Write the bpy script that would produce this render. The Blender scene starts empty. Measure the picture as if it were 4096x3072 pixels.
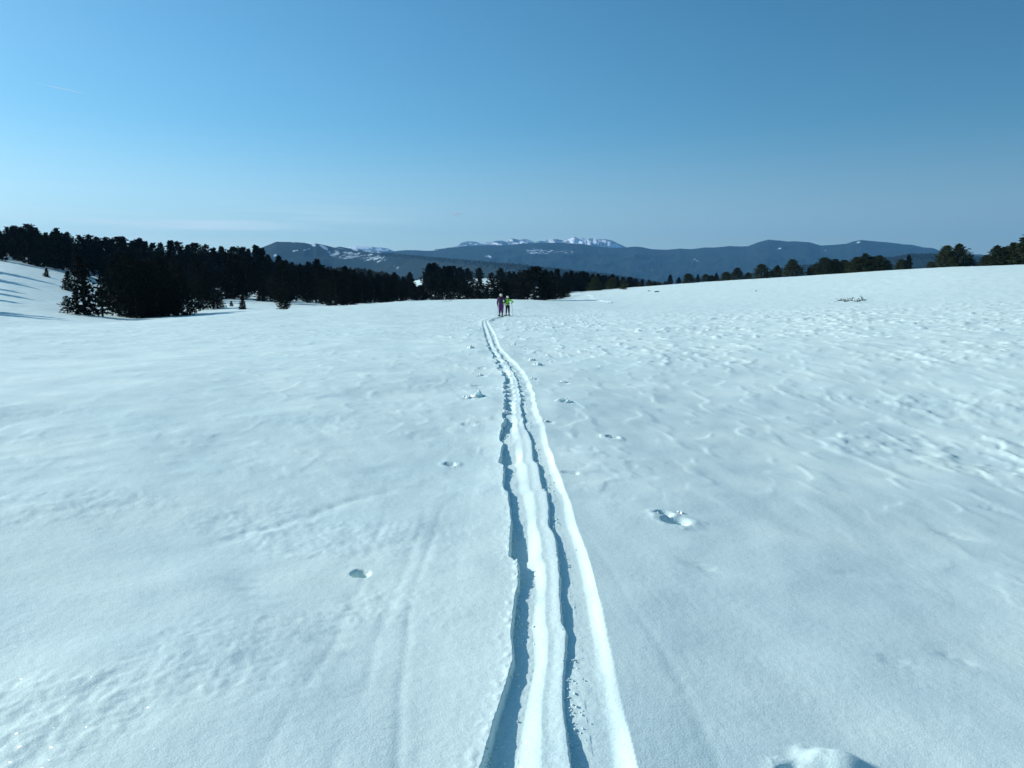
import bpy, bmesh, math, random
import numpy as np
from mathutils import Vector, Matrix

R = math.radians
S = bpy.context.scene
COL = S.collection
random.seed(7)
RNG = np.random.default_rng(7)

# ------------------------------------------------------------------ camera
F = 788.5                 # focal length in pixels of a 1024 wide frame
PITCH = R(7.16)
cam_d = bpy.data.cameras.new("camera")
cam_d.sensor_width = 36.0
cam_d.lens = 36.0 * F / 1024.0
cam_d.clip_start = 0.1
cam_d.clip_end = 120000.0
cam = bpy.data.objects.new("camera", cam_d)
COL.objects.link(cam)
cam.location = (0, 0, 0)
cam.rotation_euler = (math.pi / 2 - PITCH, 0, 0)
S.camera = cam

# ------------------------------------------------------------------ sky, sun, exposure
SUN_EL, SUN_AZ = R(28.5), R(-73.0)        # azimuth from +Y, negative = left
sun_dir = Vector((math.sin(SUN_AZ) * math.cos(SUN_EL), math.cos(SUN_AZ) * math.cos(SUN_EL), math.sin(SUN_EL)))
world = bpy.data.worlds.new("World")
S.world = world
world.use_nodes = True
wn = world.node_tree
wn.nodes.clear()
w_out = wn.nodes.new("ShaderNodeOutputWorld")
w_bg = wn.nodes.new("ShaderNodeBackground")
w_sky = wn.nodes.new("ShaderNodeTexSky")
w_sky.sky_type = 'NISHITA'
w_sky.sun_disc = False
w_sky.sun_elevation = SUN_EL
w_sky.sun_rotation = SUN_AZ
w_sky.altitude = 1500.0
w_sky.air_density = 1.0
w_sky.dust_density = 2.4
w_sky.ozone_density = 1.2
w_mul = wn.nodes.new("ShaderNodeMixRGB")
w_mul.blend_type = 'MULTIPLY'
w_mul.inputs[0].default_value = 1.0
w_mul.inputs[2].default_value = (0.79, 1.10, 1.12, 1)
wn.links.new(w_sky.outputs[0], w_mul.inputs[1])
w_hsv = wn.nodes.new("ShaderNodeHueSaturation")
w_hsv.inputs["Saturation"].default_value = 1.16
wn.links.new(w_mul.outputs[0], w_hsv.inputs["Color"])
# the sky pales slowly towards the sun's side all the way round
w_tc = wn.nodes.new("ShaderNodeTexCoord")
w_dot = wn.nodes.new("ShaderNodeVectorMath"); w_dot.operation = 'DOT_PRODUCT'
w_dot.inputs[1].default_value = (math.sin(SUN_AZ), math.cos(SUN_AZ), 0)
wn.links.new(w_tc.outputs["Generated"], w_dot.inputs[0])
w_mr = wn.nodes.new("ShaderNodeMapRange"); w_mr.interpolation_type = 'SMOOTHSTEP'
w_mr.inputs[1].default_value = -0.75; w_mr.inputs[2].default_value = 0.65
w_mr.inputs[3].default_value = 0.60; w_mr.inputs[4].default_value = 1.13
wn.links.new(w_dot.outputs["Value"], w_mr.inputs[0])
w_sc = wn.nodes.new("ShaderNodeVectorMath"); w_sc.operation = 'SCALE'
wn.links.new(w_hsv.outputs[0], w_sc.inputs[0]); wn.links.new(w_mr.outputs[0], w_sc.inputs["Scale"])
# thin veils of high cloud low over the horizon
w_map = wn.nodes.new("ShaderNodeMapping"); w_map.inputs["Scale"].default_value = (2.2, 2.2, 46)
w_map.inputs["Rotation"].default_value = (0, R(1.5), 0)
wn.links.new(w_tc.outputs["Generated"], w_map.inputs[0])
w_n = wn.nodes.new("ShaderNodeTexNoise"); w_n.inputs["Scale"].default_value = 1.6; w_n.inputs["Detail"].default_value = 4
wn.links.new(w_map.outputs[0], w_n.inputs["Vector"])
w_nr = wn.nodes.new("ShaderNodeMapRange"); w_nr.interpolation_type = 'SMOOTHSTEP'
w_nr.inputs[1].default_value = 0.45; w_nr.inputs[2].default_value = 0.75; w_nr.inputs[4].default_value = 0.85
wn.links.new(w_n.outputs["Fac"], w_nr.inputs[0])
w_sep = wn.nodes.new("ShaderNodeSeparateXYZ"); wn.links.new(w_tc.outputs["Generated"], w_sep.inputs[0])
w_lo = wn.nodes.new("ShaderNodeMapRange"); w_lo.interpolation_type = 'SMOOTHSTEP'
w_lo.inputs[1].default_value = 0.115; w_lo.inputs[2].default_value = 0.075
wn.links.new(w_sep.outputs["Z"], w_lo.inputs[0])
w_sd = wn.nodes.new("ShaderNodeMapRange"); w_sd.interpolation_type = 'SMOOTHSTEP'
w_sd.inputs[1].default_value = 0.35; w_sd.inputs[2].default_value = 0.7
wn.links.new(w_dot.outputs["Value"], w_sd.inputs[0])
w_f = wn.nodes.new("ShaderNodeMath"); w_f.operation = 'MULTIPLY'
wn.links.new(w_nr.outputs[0], w_f.inputs[0]); wn.links.new(w_lo.outputs[0], w_f.inputs[1])
w_f2 = wn.nodes.new("ShaderNodeMath"); w_f2.operation = 'MULTIPLY'
wn.links.new(w_f.outputs[0], w_f2.inputs[0]); wn.links.new(w_sd.outputs[0], w_f2.inputs[1])
# the lowest sky fades to a pale milky haze
w_hz = wn.nodes.new("ShaderNodeMapRange"); w_hz.interpolation_type = 'SMOOTHSTEP'
w_hz.inputs[1].default_value = 0.20; w_hz.inputs[2].default_value = 0.02; w_hz.inputs[4].default_value = 0.50
wn.links.new(w_sep.outputs["Z"], w_hz.inputs[0])
w_bw = wn.nodes.new("ShaderNodeHueSaturation"); w_bw.inputs["Saturation"].default_value = 0.24; w_bw.inputs["Value"].default_value = 1.0
wn.links.new(w_sc.outputs[0], w_bw.inputs["Color"])
w_mh = wn.nodes.new("ShaderNodeMixRGB")
wn.links.new(w_hz.outputs[0], w_mh.inputs[0]); wn.links.new(w_sc.outputs[0], w_mh.inputs[1]); wn.links.new(w_bw.outputs[0], w_mh.inputs[2])
w_mc = wn.nodes.new("ShaderNodeMixRGB"); w_mc.inputs[2].default_value = (8.6, 10.0, 10.2, 1)
wn.links.new(w_f2.outputs[0], w_mc.inputs[0]); wn.links.new(w_mh.outputs[0], w_mc.inputs[1])
wn.links.new(w_mc.outputs[0], w_bg.inputs[0])
w_bg.inputs[1].default_value = 0.112
wn.links.new(w_bg.outputs[0], w_out.inputs[0])

sun_d = bpy.data.lights.new("sun", 'SUN')
sun_d.energy = 4.15
sun_d.angle = R(0.53)
sun_d.color = (1.0, 0.985, 0.94)
sun = bpy.data.objects.new("sun", sun_d)
COL.objects.link(sun)
sun.rotation_euler = sun_dir.to_track_quat('Z', 'Y').to_euler()
sun.location = (-60, 20, 60)

S.view_settings.view_transform = 'Standard'
S.view_settings.look = 'None'
S.view_settings.gamma = 1.0
S.view_settings.exposure = 0.0
S.view_settings.use_curve_mapping = False
S.render.engine = 'CYCLES'
S.cycles.max_bounces = 6
S.cycles.diffuse_bounces = 3
S.cycles.volume_bounces = 1
S.cycles.transparent_max_bounces = 12
S.cycles.use_denoising = True
try:
    S.cycles.denoiser = 'OPENIMAGEDENOISE'
except Exception:
    pass

# ------------------------------------------------------------------ camera geometry helpers
CP, SP = math.cos(PITCH), math.sin(PITCH)


def ray(u, v):
    """pixel of the 1024x768 frame -> (X/Y, Z/Y) of the line of sight"""
    dx, dy = (u - 512.0) / F, (384.0 - v) / F
    yy = CP + dy * SP
    return dx / yy, (-SP + dy * CP) / yy


def pix(u, v, Y):
    a, t = ray(u, v)
    return Vector((a * Y, Y, t * Y))


# ------------------------------------------------------------------ numpy noise
def _hash(ix, iy, seed):
    h = (ix.astype(np.int64) * 374761393 + iy.astype(np.int64) * 668265263 + seed * 1442695041) & 0x7fffffff
    h = (h ^ (h >> 13)) * 1274126177 & 0x7fffffff
    h = (h ^ (h >> 16)) * 1103515245 & 0x7fffffff
    return ((h ^ (h >> 15)) & 0xffff) / 32767.5 - 1.0


def noise2(x, y, seed=0):
    x = np.asarray(x, float); y = np.asarray(y, float)
    ix, iy = np.floor(x), np.floor(y)
    fx, fy = x - ix, y - iy
    ix = ix.astype(np.int64); iy = iy.astype(np.int64)

    def g(jx, jy):
        a = _hash(jx, jy, seed) * math.pi
        return np.cos(a), np.sin(a)
    sx, sy = fx * fx * fx * (fx * (fx * 6 - 15) + 10), fy * fy * fy * (fy * (fy * 6 - 15) + 10)
    g00, g10, g01, g11 = g(ix, iy), g(ix + 1, iy), g(ix, iy + 1), g(ix + 1, iy + 1)
    n00 = g00[0] * fx + g00[1] * fy
    n10 = g10[0] * (fx - 1) + g10[1] * fy
    n01 = g01[0] * fx + g01[1] * (fy - 1)
    n11 = g11[0] * (fx - 1) + g11[1] * (fy - 1)
    a = n00 + (n10 - n00) * sx
    b = n01 + (n11 - n01) * sx
    return (a + (b - a) * sy) * 1.4


def fbm(x, y, seed=0, octs=4, gain=0.5):
    s, amp, tot = 0, 1.0, 0
    for k in range(octs):
        s = s + amp * noise2(x * 2 ** k + 17.3 * k, y * 2 ** k - 9.1 * k, seed + k)
        tot += amp
        amp *= gain
    return s / tot


def sstep(a, b, x):
    t = np.clip((x - a) / (b - a), 0, 1)
    return t * t * (3 - 2 * t)


# ------------------------------------------------------------------ object helpers
def mesh_obj(name, mesh, mat=None, parent=None, **props):
    o = bpy.data.objects.new(name, mesh)
    COL.objects.link(o)
    if mat is not None and not mesh.materials:
        mesh.materials.append(mat)
    if parent is not None:
        o.parent = parent
    for k, val in props.items():
        if val is not None:
            o[k] = val
    return o


def empty(name, loc, **props):
    o = bpy.data.objects.new(name, None)
    o.empty_display_size = 0.3
    COL.objects.link(o)
    o.location = loc
    for k, val in props.items():
        if val is not None:
            o[k] = val
    return o


def grid_mesh(name, X, Y, Z, smooth=True, close=False, attr=None):
    """quad grid from 2-D arrays [rows, cols]; close joins the last column to the first"""
    nr, nc = X.shape
    co = np.stack([X, Y, Z], -1).reshape(-1, 3).astype(np.float32)
    i, j = np.meshgrid(np.arange(nr - 1), np.arange(nc if close else nc - 1), indexing='ij')
    j2 = (j + 1) % nc
    q = np.stack([i * nc + j, i * nc + j2, (i + 1) * nc + j2, (i + 1) * nc + j], -1).reshape(-1, 4).astype(np.int32)
    m = bpy.data.meshes.new(name)
    m.vertices.add(len(co)); m.vertices.foreach_set('co', co.ravel())
    m.loops.add(q.size); m.loops.foreach_set('vertex_index', q.ravel())
    m.polygons.add(len(q)); m.polygons.foreach_set('loop_start', np.arange(0, q.size, 4, dtype=np.int32))
    m.update(calc_edges=True)
    if smooth:
        m.polygons.foreach_set('use_smooth', np.ones(len(q), bool))
    if attr is not None:
        for k, arr in attr.items():
            at_ = m.attributes.new(k, 'FLOAT', 'POINT')
            at_.data.foreach_set('value', arr.reshape(-1).astype(np.float32))
    m.validate()
    return m


def tri_mesh(name, co, faces, smooth=False):
    m = bpy.data.meshes.new(name)
    m.from_pydata([tuple(c) for c in co], [], [tuple(int(k) for k in f) for f in faces])
    if smooth:
        m.polygons.foreach_set('use_smooth', [True] * len(m.polygons))
    m.update()
    return m


def tube(bm, pts, radii, n=6):
    """a tapered tube along points"""
    rings = []
    for k, p in enumerate(pts):
        p = Vector(p)
        d = (Vector(pts[min(k + 1, len(pts) - 1)]) - Vector(pts[max(k - 1, 0)])).normalized()
        a = d.orthogonal().normalized()
        b = d.cross(a)
        rings.append([bm.verts.new(p + (a * math.cos(2 * math.pi * q / n) + b * math.sin(2 * math.pi * q / n)) * radii[k]) for q in range(n)])
    for k in range(len(rings) - 1):
        for q in range(n):
            bm.faces.new((rings[k][q], rings[k][(q + 1) % n], rings[k + 1][(q + 1) % n], rings[k + 1][q]))
    bm.faces.new(rings[0][::-1]); bm.faces.new(rings[-1])


def bm_mesh(name, bm, smooth=True):
    m = bpy.data.meshes.new(name)
    bmesh.ops.recalc_face_normals(bm, faces=bm.faces)
    bm.to_mesh(m); bm.free()
    if smooth:
        m.polygons.foreach_set('use_smooth', [True] * len(m.polygons))
    return m


# ------------------------------------------------------------------ materials
def new_mat(name):
    m = bpy.data.materials.new(name)
    m.use_nodes = True
    nt = m.node_tree
    b = nt.nodes.get("Principled BSDF")
    return m, nt, b


def simple_mat(name, col, rough=0.7, var=0.15, scale=8.0, metallic=0.0):
    m, nt, b = new_mat(name)
    n = nt.nodes.new("ShaderNodeTexNoise"); n.inputs["Scale"].default_value = scale
    tc = nt.nodes.new("ShaderNodeTexCoord")
    nt.links.new(tc.outputs["Object"], n.inputs["Vector"])
    mx = nt.nodes.new("ShaderNodeMixRGB")
    mx.inputs[1].default_value = (*[c * (1 - var) for c in col], 1)
    mx.inputs[2].default_value = (*[min(1, c * (1 + var)) for c in col], 1)
    nt.links.new(n.outputs["Fac"], mx.inputs[0])
    nt.links.new(mx.outputs[0], b.inputs["Base Color"])
    b.inputs["Roughness"].default_value = rough
    b.inputs["Metallic"].default_value = metallic
    return m


SNOW_COL = (0.772, 0.937, 0.888)


def snow_mat(name="snow", sss=0.0):
    m, nt, b = new_mat(name)
    b.inputs["Subsurface Weight"].default_value = sss
    b.inputs["Subsurface Radius"].default_value = (0.8, 1.0, 1.0)
    b.inputs["Subsurface Scale"].default_value = 0.06
    L = nt.links.new
    tc = nt.nodes.new("ShaderNodeTexCoord")
    big = nt.nodes.new("ShaderNodeTexNoise"); big.inputs["Scale"].default_value = 0.9; big.inputs["Detail"].default_value = 5
    L(tc.outputs["Object"], big.inputs["Vector"])
    mx = nt.nodes.new("ShaderNodeMixRGB")
    mx.inputs[1].default_value = (SNOW_COL[0] * 0.94, SNOW_COL[1] * 0.95, SNOW_COL[2] * 0.97, 1)
    mx.inputs[2].default_value = (min(1, SNOW_COL[0] * 1.06), SNOW_COL[1] * 1.03, SNOW_COL[2] * 1.01, 1)
    rp = nt.nodes.new("ShaderNodeMapRange"); rp.inputs[1].default_value = 0.35; rp.inputs[2].default_value = 0.65
    L(big.outputs["Fac"], rp.inputs[0]); L(rp.outputs[0], mx.inputs[0])
    L(mx.outputs[0], b.inputs["Base Color"])
    b.inputs["Roughness"].default_value = 0.62
    b.inputs["Specular IOR Level"].default_value = 0.35
    # grain relief
    g1 = nt.nodes.new("ShaderNodeTexNoise"); g1.inputs["Scale"].default_value = 130; g1.inputs["Detail"].default_value = 2
    g2 = nt.nodes.new("ShaderNodeTexNoise"); g2.inputs["Scale"].default_value = 26; g2.inputs["Detail"].default_value = 3
    for g in (g1, g2):
        L(tc.outputs["Object"], g.inputs["Vector"])
    b1 = nt.nodes.new("ShaderNodeBump"); b1.inputs["Distance"].default_value = 0.0022; b1.inputs["Strength"].default_value = 0.7
    b2 = nt.nodes.new("ShaderNodeBump"); b2.inputs["Distance"].default_value = 0.0035; b2.inputs["Strength"].default_value = 0.6
    L(g2.outputs["Fac"], b2.inputs["Height"])
    L(g1.outputs["Fac"], b1.inputs["Height"]); L(b2.outputs["Normal"], b1.inputs["Normal"])
    L(b1.outputs["Normal"], b.inputs["Normal"])
    # ice crystals: sparse facets with normals of their own
    vo = nt.nodes.new("ShaderNodeTexVoronoi"); vo.inputs["Scale"].default_value = 130
    L(tc.outputs["Object"], vo.inputs["Vector"])
    sep = nt.nodes.new("ShaderNodeSeparateColor"); L(vo.outputs["Color"], sep.inputs[0])
    thr = nt.nodes.new("ShaderNodeMath"); thr.operation = 'GREATER_THAN'; thr.inputs[1].default_value = 0.80
    L(sep.outputs[2], thr.inputs[0])
    sub = nt.nodes.new("ShaderNodeVectorMath"); sub.operation = 'SUBTRACT'; sub.inputs[1].default_value = (0.5, 0.5, 0.5)
    L(vo.outputs["Color"], sub.inputs[0])
    scl = nt.nodes.new("ShaderNodeVectorMath"); scl.operation = 'SCALE'; scl.inputs["Scale"].default_value = 1.5
    L(sub.outputs[0], scl.inputs[0])
    geo = nt.nodes.new("ShaderNodeNewGeometry")
    add = nt.nodes.new("ShaderNodeVectorMath"); add.operation = 'ADD'
    L(geo.outputs["Normal"], add.inputs[0]); L(scl.outputs[0], add.inputs[1])
    nrm = nt.nodes.new("ShaderNodeVectorMath"); nrm.operation = 'NORMALIZE'; L(add.outputs[0], nrm.inputs[0])
    gl = nt.nodes.new("ShaderNodeBsdfGlossy"); gl.inputs["Roughness"].default_value = 0.16
    gl.inputs["Color"].default_value = (1, 1, 1, 1)
    L(nrm.outputs[0], gl.inputs["Normal"])
    fac = nt.nodes.new("ShaderNodeMath"); fac.operation = 'MULTIPLY'; fac.inputs[1].default_value = 0.09
    L(thr.outputs[0], fac.inputs[0])
    ms = nt.nodes.new("ShaderNodeMixShader")
    L(fac.outputs[0], ms.inputs[0]); L(b.outputs[0], ms.inputs[1]); L(gl.outputs[0], ms.inputs[2])
    L(ms.outputs[0], nt.nodes["Material Output"].inputs["Surface"])
    return m


M_SNOW = snow_mat()
M_LOOSE = snow_mat("loose_snow", 0.9)


def foliage_mat(name, col, col2):
    m, nt, b = new_mat(name)
    L = nt.links.new
    tc = nt.nodes.new("ShaderNodeTexCoord")
    n = nt.nodes.new("ShaderNodeTexNoise"); n.inputs["Scale"].default_value = 1.3; n.inputs["Detail"].default_value = 4
    L(tc.outputs["Object"], n.inputs["Vector"])
    oi = nt.nodes.new("ShaderNodeObjectInfo")
    mx = nt.nodes.new("ShaderNodeMixRGB")
    mx.inputs[1].default_value = (*col, 1); mx.inputs[2].default_value = (*col2, 1)
    rp = nt.nodes.new("ShaderNodeMapRange"); rp.inputs[1].default_value = 0.35; rp.inputs[2].default_value = 0.65
    L(n.outputs["Fac"], rp.inputs[0])
    ad = nt.nodes.new("ShaderNodeMath"); ad.operation = 'MULTIPLY_ADD'; ad.inputs[1].default_value = 0.6
    L(rp.outputs[0], ad.inputs[0])
    m2 = nt.nodes.new("ShaderNodeMath"); m2.operation = 'MULTIPLY'; m2.inputs[1].default_value = 0.4
    L(oi.outputs["Random"], m2.inputs[0]); L(m2.outputs[0], ad.inputs[2])
    L(ad.outputs[0], mx.inputs[0])
    L(mx.outputs[0], b.inputs["Base Color"])
    b.inputs["Roughness"].default_value = 0.75
    b.inputs["Specular IOR Level"].default_value = 0.15
    return m


M_BACKLIT = foliage_mat("backlit_needles", (0.005, 0.008, 0.006), (0.013, 0.018, 0.011))  # needle colour darkened to imitate trees seen against the light
M_OLIVE = foliage_mat("olive_needles", (0.026, 0.040, 0.018), (0.074, 0.080, 0.034))
M_BARK = simple_mat("bark", (0.045, 0.035, 0.028), 0.9)
M_TWIG = simple_mat("dead_wood", (0.022, 0.026, 0.026), 0.9)
M_ROCK = simple_mat("dark_stone", (0.04, 0.04, 0.04), 0.9)

# ------------------------------------------------------------------ base relief of the snow field
# for each azimuth: height at 20 m, then nine (distance, line of sight) pairs out to the last rise
COLS = [
    (-150, -1.60, [(30, 330), (42, 322), (52, 316), (70, 304), (95, 288), (130, 270), (190, 250), (260, 238), (400, 228)]),
    (0, -1.66, [(30, 334), (42, 331), (50, 328), (68, 312), (90, 293), (125, 272), (200, 251), (270, 242), (400, 236)]),
    (65, -1.68, [(32, 334), (45, 327), (54, 326), (75, 314), (100, 299), (135, 282), (210, 261), (280, 250), (400, 244)]),
    (130, -1.68, [(38, 330), (53, 322.5), (64, 323), (85, 319), (115, 307), (155, 295), (230, 275), (300, 262), (420, 255)]),
    (195, -1.68, [(44, 325), (60, 317), (72, 318), (95, 314), (125, 305), (170, 293), (245, 276), (320, 265), (440, 260)]),
    (240, -1.68, [(50, 321), (68, 312.5), (80, 313.5), (100, 309), (130, 302), (170, 294), (240, 283), (320, 272), (450, 266)]),
    (320, -1.67, [(65, 315), (90, 306.5), (106, 308), (130, 305.5), (160, 301), (200, 296), (260, 289), (340, 281), (450, 276)]),
    (375, -1.66, [(72, 312), (110, 302), (130, 304), (155, 303.5), (190, 302), (235, 298), (300, 292), (360, 288), (450, 289)]),
    (425, -1.66, [(66, 314.5), (125, 299.3), (145, 300.8), (175, 300.5), (205, 298), (245, 290), (300, 276.8), (335, 278.5), (450, 290)]),
    (475, -1.66, [(62, 316), (130, 298.2), (150, 299.8), (178, 300), (210, 298), (250, 289.5), (300, 276.8), (335, 278.5), (450, 290)]),
    (510, -1.65, [(62, 315.6), (130, 298.8), (150, 300.2), (180, 300.5), (210, 299), (250, 291), (300, 277.8), (335, 280), (450, 290)]),
    (535, -1.65, [(62, 315.6), (120, 300.8), (146, 299.6), (180, 300), (210, 298.5), (250, 293), (300, 287), (335, 288), (450, 293)]),
    (580, -1.64, [(62, 315), (100, 306.8), (120, 304.3), (145, 300.5), (175, 296), (205, 292.8), (230, 291.6), (290, 293), (450, 296)]),
    (625, -1.62, [(60, 314), (78, 309.8), (92, 308.8), (118, 304.5), (145, 299.5), (180, 292.5), (225, 287.5), (275, 289), (450, 294)]),
    (690, -1.60, [(58, 313), (78, 308.2), (94, 307.6), (118, 302), (145, 295), (178, 287), (215, 282.5), (260, 284), (450, 291)]),
    (750, -1.58, [(55, 312), (79, 307), (92, 306.8), (115, 299.5), (140, 291.5), (170, 283), (202, 278.5), (250, 281), (450, 289)]),
    (850, -1.56, [(52, 308), (75, 303.3), (86, 304), (108, 296.3), (130, 287), (158, 276.5), (183, 272.3), (230, 275), (450, 286)]),
    (950, -1.54, [(48, 306), (72, 300.5), (82, 301.3), (102, 291), (122, 280.5), (145, 270.5), (167, 266.3), (210, 269), (450, 283)]),
    (1024, -1.52, [(46, 304.5), (70, 298), (80, 298.8), (98, 288.5), (118, 277), (140, 267.5), (160, 264), (200, 266.5), (450, 281)]),
    (1170, -1.50, [(44, 303), (66, 295.5), (76, 296), (95, 285), (115, 272), (138, 261), (162, 257), (205, 260), (450, 279)]),
]
TH0, TH1, DTH = -60.0, 60.0, 0.5
LR0, LR1, DLR = math.log(1.0), math.log(4200.0), 0.02


def build_table():
    ths = np.arange(TH0, TH1 + 1e-6, DTH)
    lrs = np.arange(LR0, LR1, DLR)
    cth, feats = [], []
    for u, z20, kn in COLS:
        a, _ = ray(u, 300)
        th = math.degrees(math.atan(a))
        c = math.cos(math.radians(th))
        row = [z20]
        for (Y, v) in kn:
            row += [math.log(Y / c), ray(u, v)[1] * Y]
        cth.append(th); feats.append(row)
    cth = np.array(cth); feats = np.array(feats)
    T = np.zeros((len(ths), len(lrs)))
    for i, th in enumerate(ths):
        f = [np.interp(th, cth, feats[:, k]) for k in range(feats.shape[1])]
        lx = [math.log(1), math.log(8), math.log(14), math.log(20)] + f[1::2]
        lz = [-1.60, -1.60, -1.61, f[0]] + f[2::2]
        lx += [math.log(k) for k in (700, 1000, 1600, 2500, 4200)]
        lz += [-14, -50, -160, -330, -470]
        # linear in radius between the knots
        T[i] = np.interp(np.exp(lrs), np.exp(lx), lz)
    # light smoothing
    def blur(A, s, ax):
        n = int(3 * s) + 1
        k = np.exp(-0.5 * (np.arange(-n, n + 1) / s) ** 2); k /= k.sum()
        P = np.pad(A, [(n, n) if q == ax else (0, 0) for q in range(2)], mode='edge')
        out = 0
        for q in range(2 * n + 1):
            sl = [slice(None)] * 2
            sl[ax] = slice(q, q + A.shape[ax])
            out = out + k[q] * P[tuple(sl)]
        return out
    T = blur(T, 2.0, 1)
    T = blur(T, 1.6, 0)
    return T


TAB = build_table()


def base_height(x, y):
    x = np.asarray(x, float); y = np.asarray(y, float)
    r = np.sqrt(x * x + y * y) + 1e-6
    th = np.degrees(np.arctan2(x, y))
    th = np.clip(th, TH0 + 1, TH1 - 1)
    p = (th - TH0) / DTH
    q = np.clip((np.log(r) - LR0) / DLR, 1, TAB.shape[1] - 3)
    i, j = np.floor(p).astype(int), np.floor(q).astype(int)
    i = np.clip(i, 1, TAB.shape[0] - 3)
    fp, fq = p - i, q - j

    def w(t):
        return ((1 - t) ** 3 / 6, (3 * t ** 3 - 6 * t ** 2 + 4) / 6, (-3 * t ** 3 + 3 * t ** 2 + 3 * t + 1) / 6, t ** 3 / 6)
    wp, wq = w(fp), w(fq)
    z = 0
    for a in range(4):
        for b in range(4):
            z = z + wp[a] * wq[b] * TAB[i + a - 1, j + b - 1]
    # near the viewer an added rightward tilt, away from the sun, darkens the snow
    near = 1 - sstep(6, 22, r)
    xr = np.maximum(0, np.abs(x) - 0.3)
    return z + near * (np.where(x > 0, -0.115, 0.075) * xr ** 1.25 / (1 + 0.25 * xr ** 0.6))


def ground(u, v):
    """where the line of sight of a pixel meets the snow"""
    a, t = ray(u, v)
    Y = np.exp(np.linspace(math.log(1.5), math.log(900), 3000))
    h = base_height(a * Y, Y)
    below = np.nonzero(t * Y < h)[0]
    if len(below) == 0:
        k = 2999
        return Vector((a * Y[k], Y[k], h[k]))
    k = max(1, below[0])
    d0 = t * Y[k - 1] - h[k - 1]; d1 = t * Y[k] - h[k]
    f = d0 / (d0 - d1)
    y = Y[k - 1] + f * (Y[k] - Y[k - 1])
    return Vector((a * y, y, float(base_height(a * y, y))))


# ------------------------------------------------------------------ ski track
TR = [(768, 480, 573, 636), (720, 496, 565, 624), (674, 511, 563, 614), (630, 514, 562, 605), (593, 516, 560, 597), (575, 517, 559, 593),
      (527, 510, 551, 577.6), (500, 507, 546, 568), (476, 504, 540, 560), (450, 501, 532, 550), (439, 501, 529, 545), (425, 503, 525.7, 546),
      (415, 504, 520.5, 538), (391.6, 506, 520, 533.6), (378, 504, 516, 528), (368, 500, 511, 521), (348, 488.5, 495, 500),
      (335, 485, 490.5, 495.6), (325, 482.5, 486.5, 489.7), (320.4, 482.2, 484.8, 487.3), (317.3, 488, 490.2, 492), (315.9, 497, 498.5, 500)]
_ty, _tl, _tm, _tr = [], [], [], []
for v, l, m_, r_ in TR:
    g = [ground(q, v) for q in (l, m_, r_)]
    _ty.append(g[1].y); _tl.append(g[0].x); _tm.append(g[1].x); _tr.append(g[2].x)
_ty = np.array([1.2] + _ty); _tl = np.array([_tl[0] - 0.02] + _tl); _tm = np.array([_tm[0] + .01] + _tm); _tr = np.array([_tr[0] + 0.01] + _tr)
Y_END = float(_ty[-1])


def smooth_interp(y, xs, ys):
    s = 0
    for d, wgt in ((-0.05, 0.25), (0, 0.5), (0.05, 0.25)):
        s = s + wgt * np.interp(y * (1 + d), xs, ys)
    return s


HOLES = []     # (x, y, rx, ry, depth, rim)


def add_hole(u, v, rx, ry, depth, rim):
    p = ground(u, v)
    HOLES.append((p.x, p.y, rx, ry, depth, rim))


add_hole(361, 575, 0.055, 0.06, 0.06, 0.002)
add_hole(676, 523, 0.11, 0.10, 0.05, 0.012)
add_hole(664, 516, 0.07, 0.06, 0.045, 0.010)
SOFT = [(955, 532, .15, .06, .018, .6), (992, 508, .14, .07, .020, .5), (1012, 488, .16, .08, .020, .4), (862, 574, .2, .08, .008, 0), (900, 660, .10, .07, .010, .6), (957, 655, .11, .07, .010, .4), (955, 415, .3, .2, .02, .2),
        (880, 417, .35, .2, .02, 0), (800, 425, .4, .22, .014, 0), (985, 478, .12, .08, .016, .6), (700, 565, .10, .06, .010, .7), (925, 433, .4, .2, .02, .2), (330, 640, .22, .14, .010, .9), (250, 588, .3, .12, .010, 1.0)]
add_hole(842, 760, 0.12, 0.10, -0.050, 0.0)
add_hole(808, 752, 0.06, 0.07, -0.016, 0.0)
add_hole(796, 767, 0.06, 0.05, 0.035, 0.006)
add_hole(569.5, 473, 0.09, 0.05, 0.035, 0.0)
add_hole(450, 463, 0.06, 0.06, 0.03, 0.01)
add_hole(612, 437, 0.08, 0.08, 0.04, 0.02)





# marks pressed in on both sides of the far part of the track
for u, v in ((471.5, 349), (480, 367), (480, 375.4), (474.7, 384.5), (511, 344.5), (507, 353), (510.7, 357), (523.7, 349), (531.6, 360),
             (549.4, 358.8), (563, 383), (564, 404.6), (532.4, 379.7), (497, 389), (546, 421.7), (466.8, 423), (478.6, 398), (468, 399)):
    add_hole(u + 1.5, v + 0.6, 0.09, 0.10, 0.014, 0.005)


SOFT_P = []
for (u_, v_, rx, ry, dep, ang) in SOFT:
    p_ = ground(u_, v_)
    SOFT_P.append((p_.x, p_.y, rx, ry, dep, ang))


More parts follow.
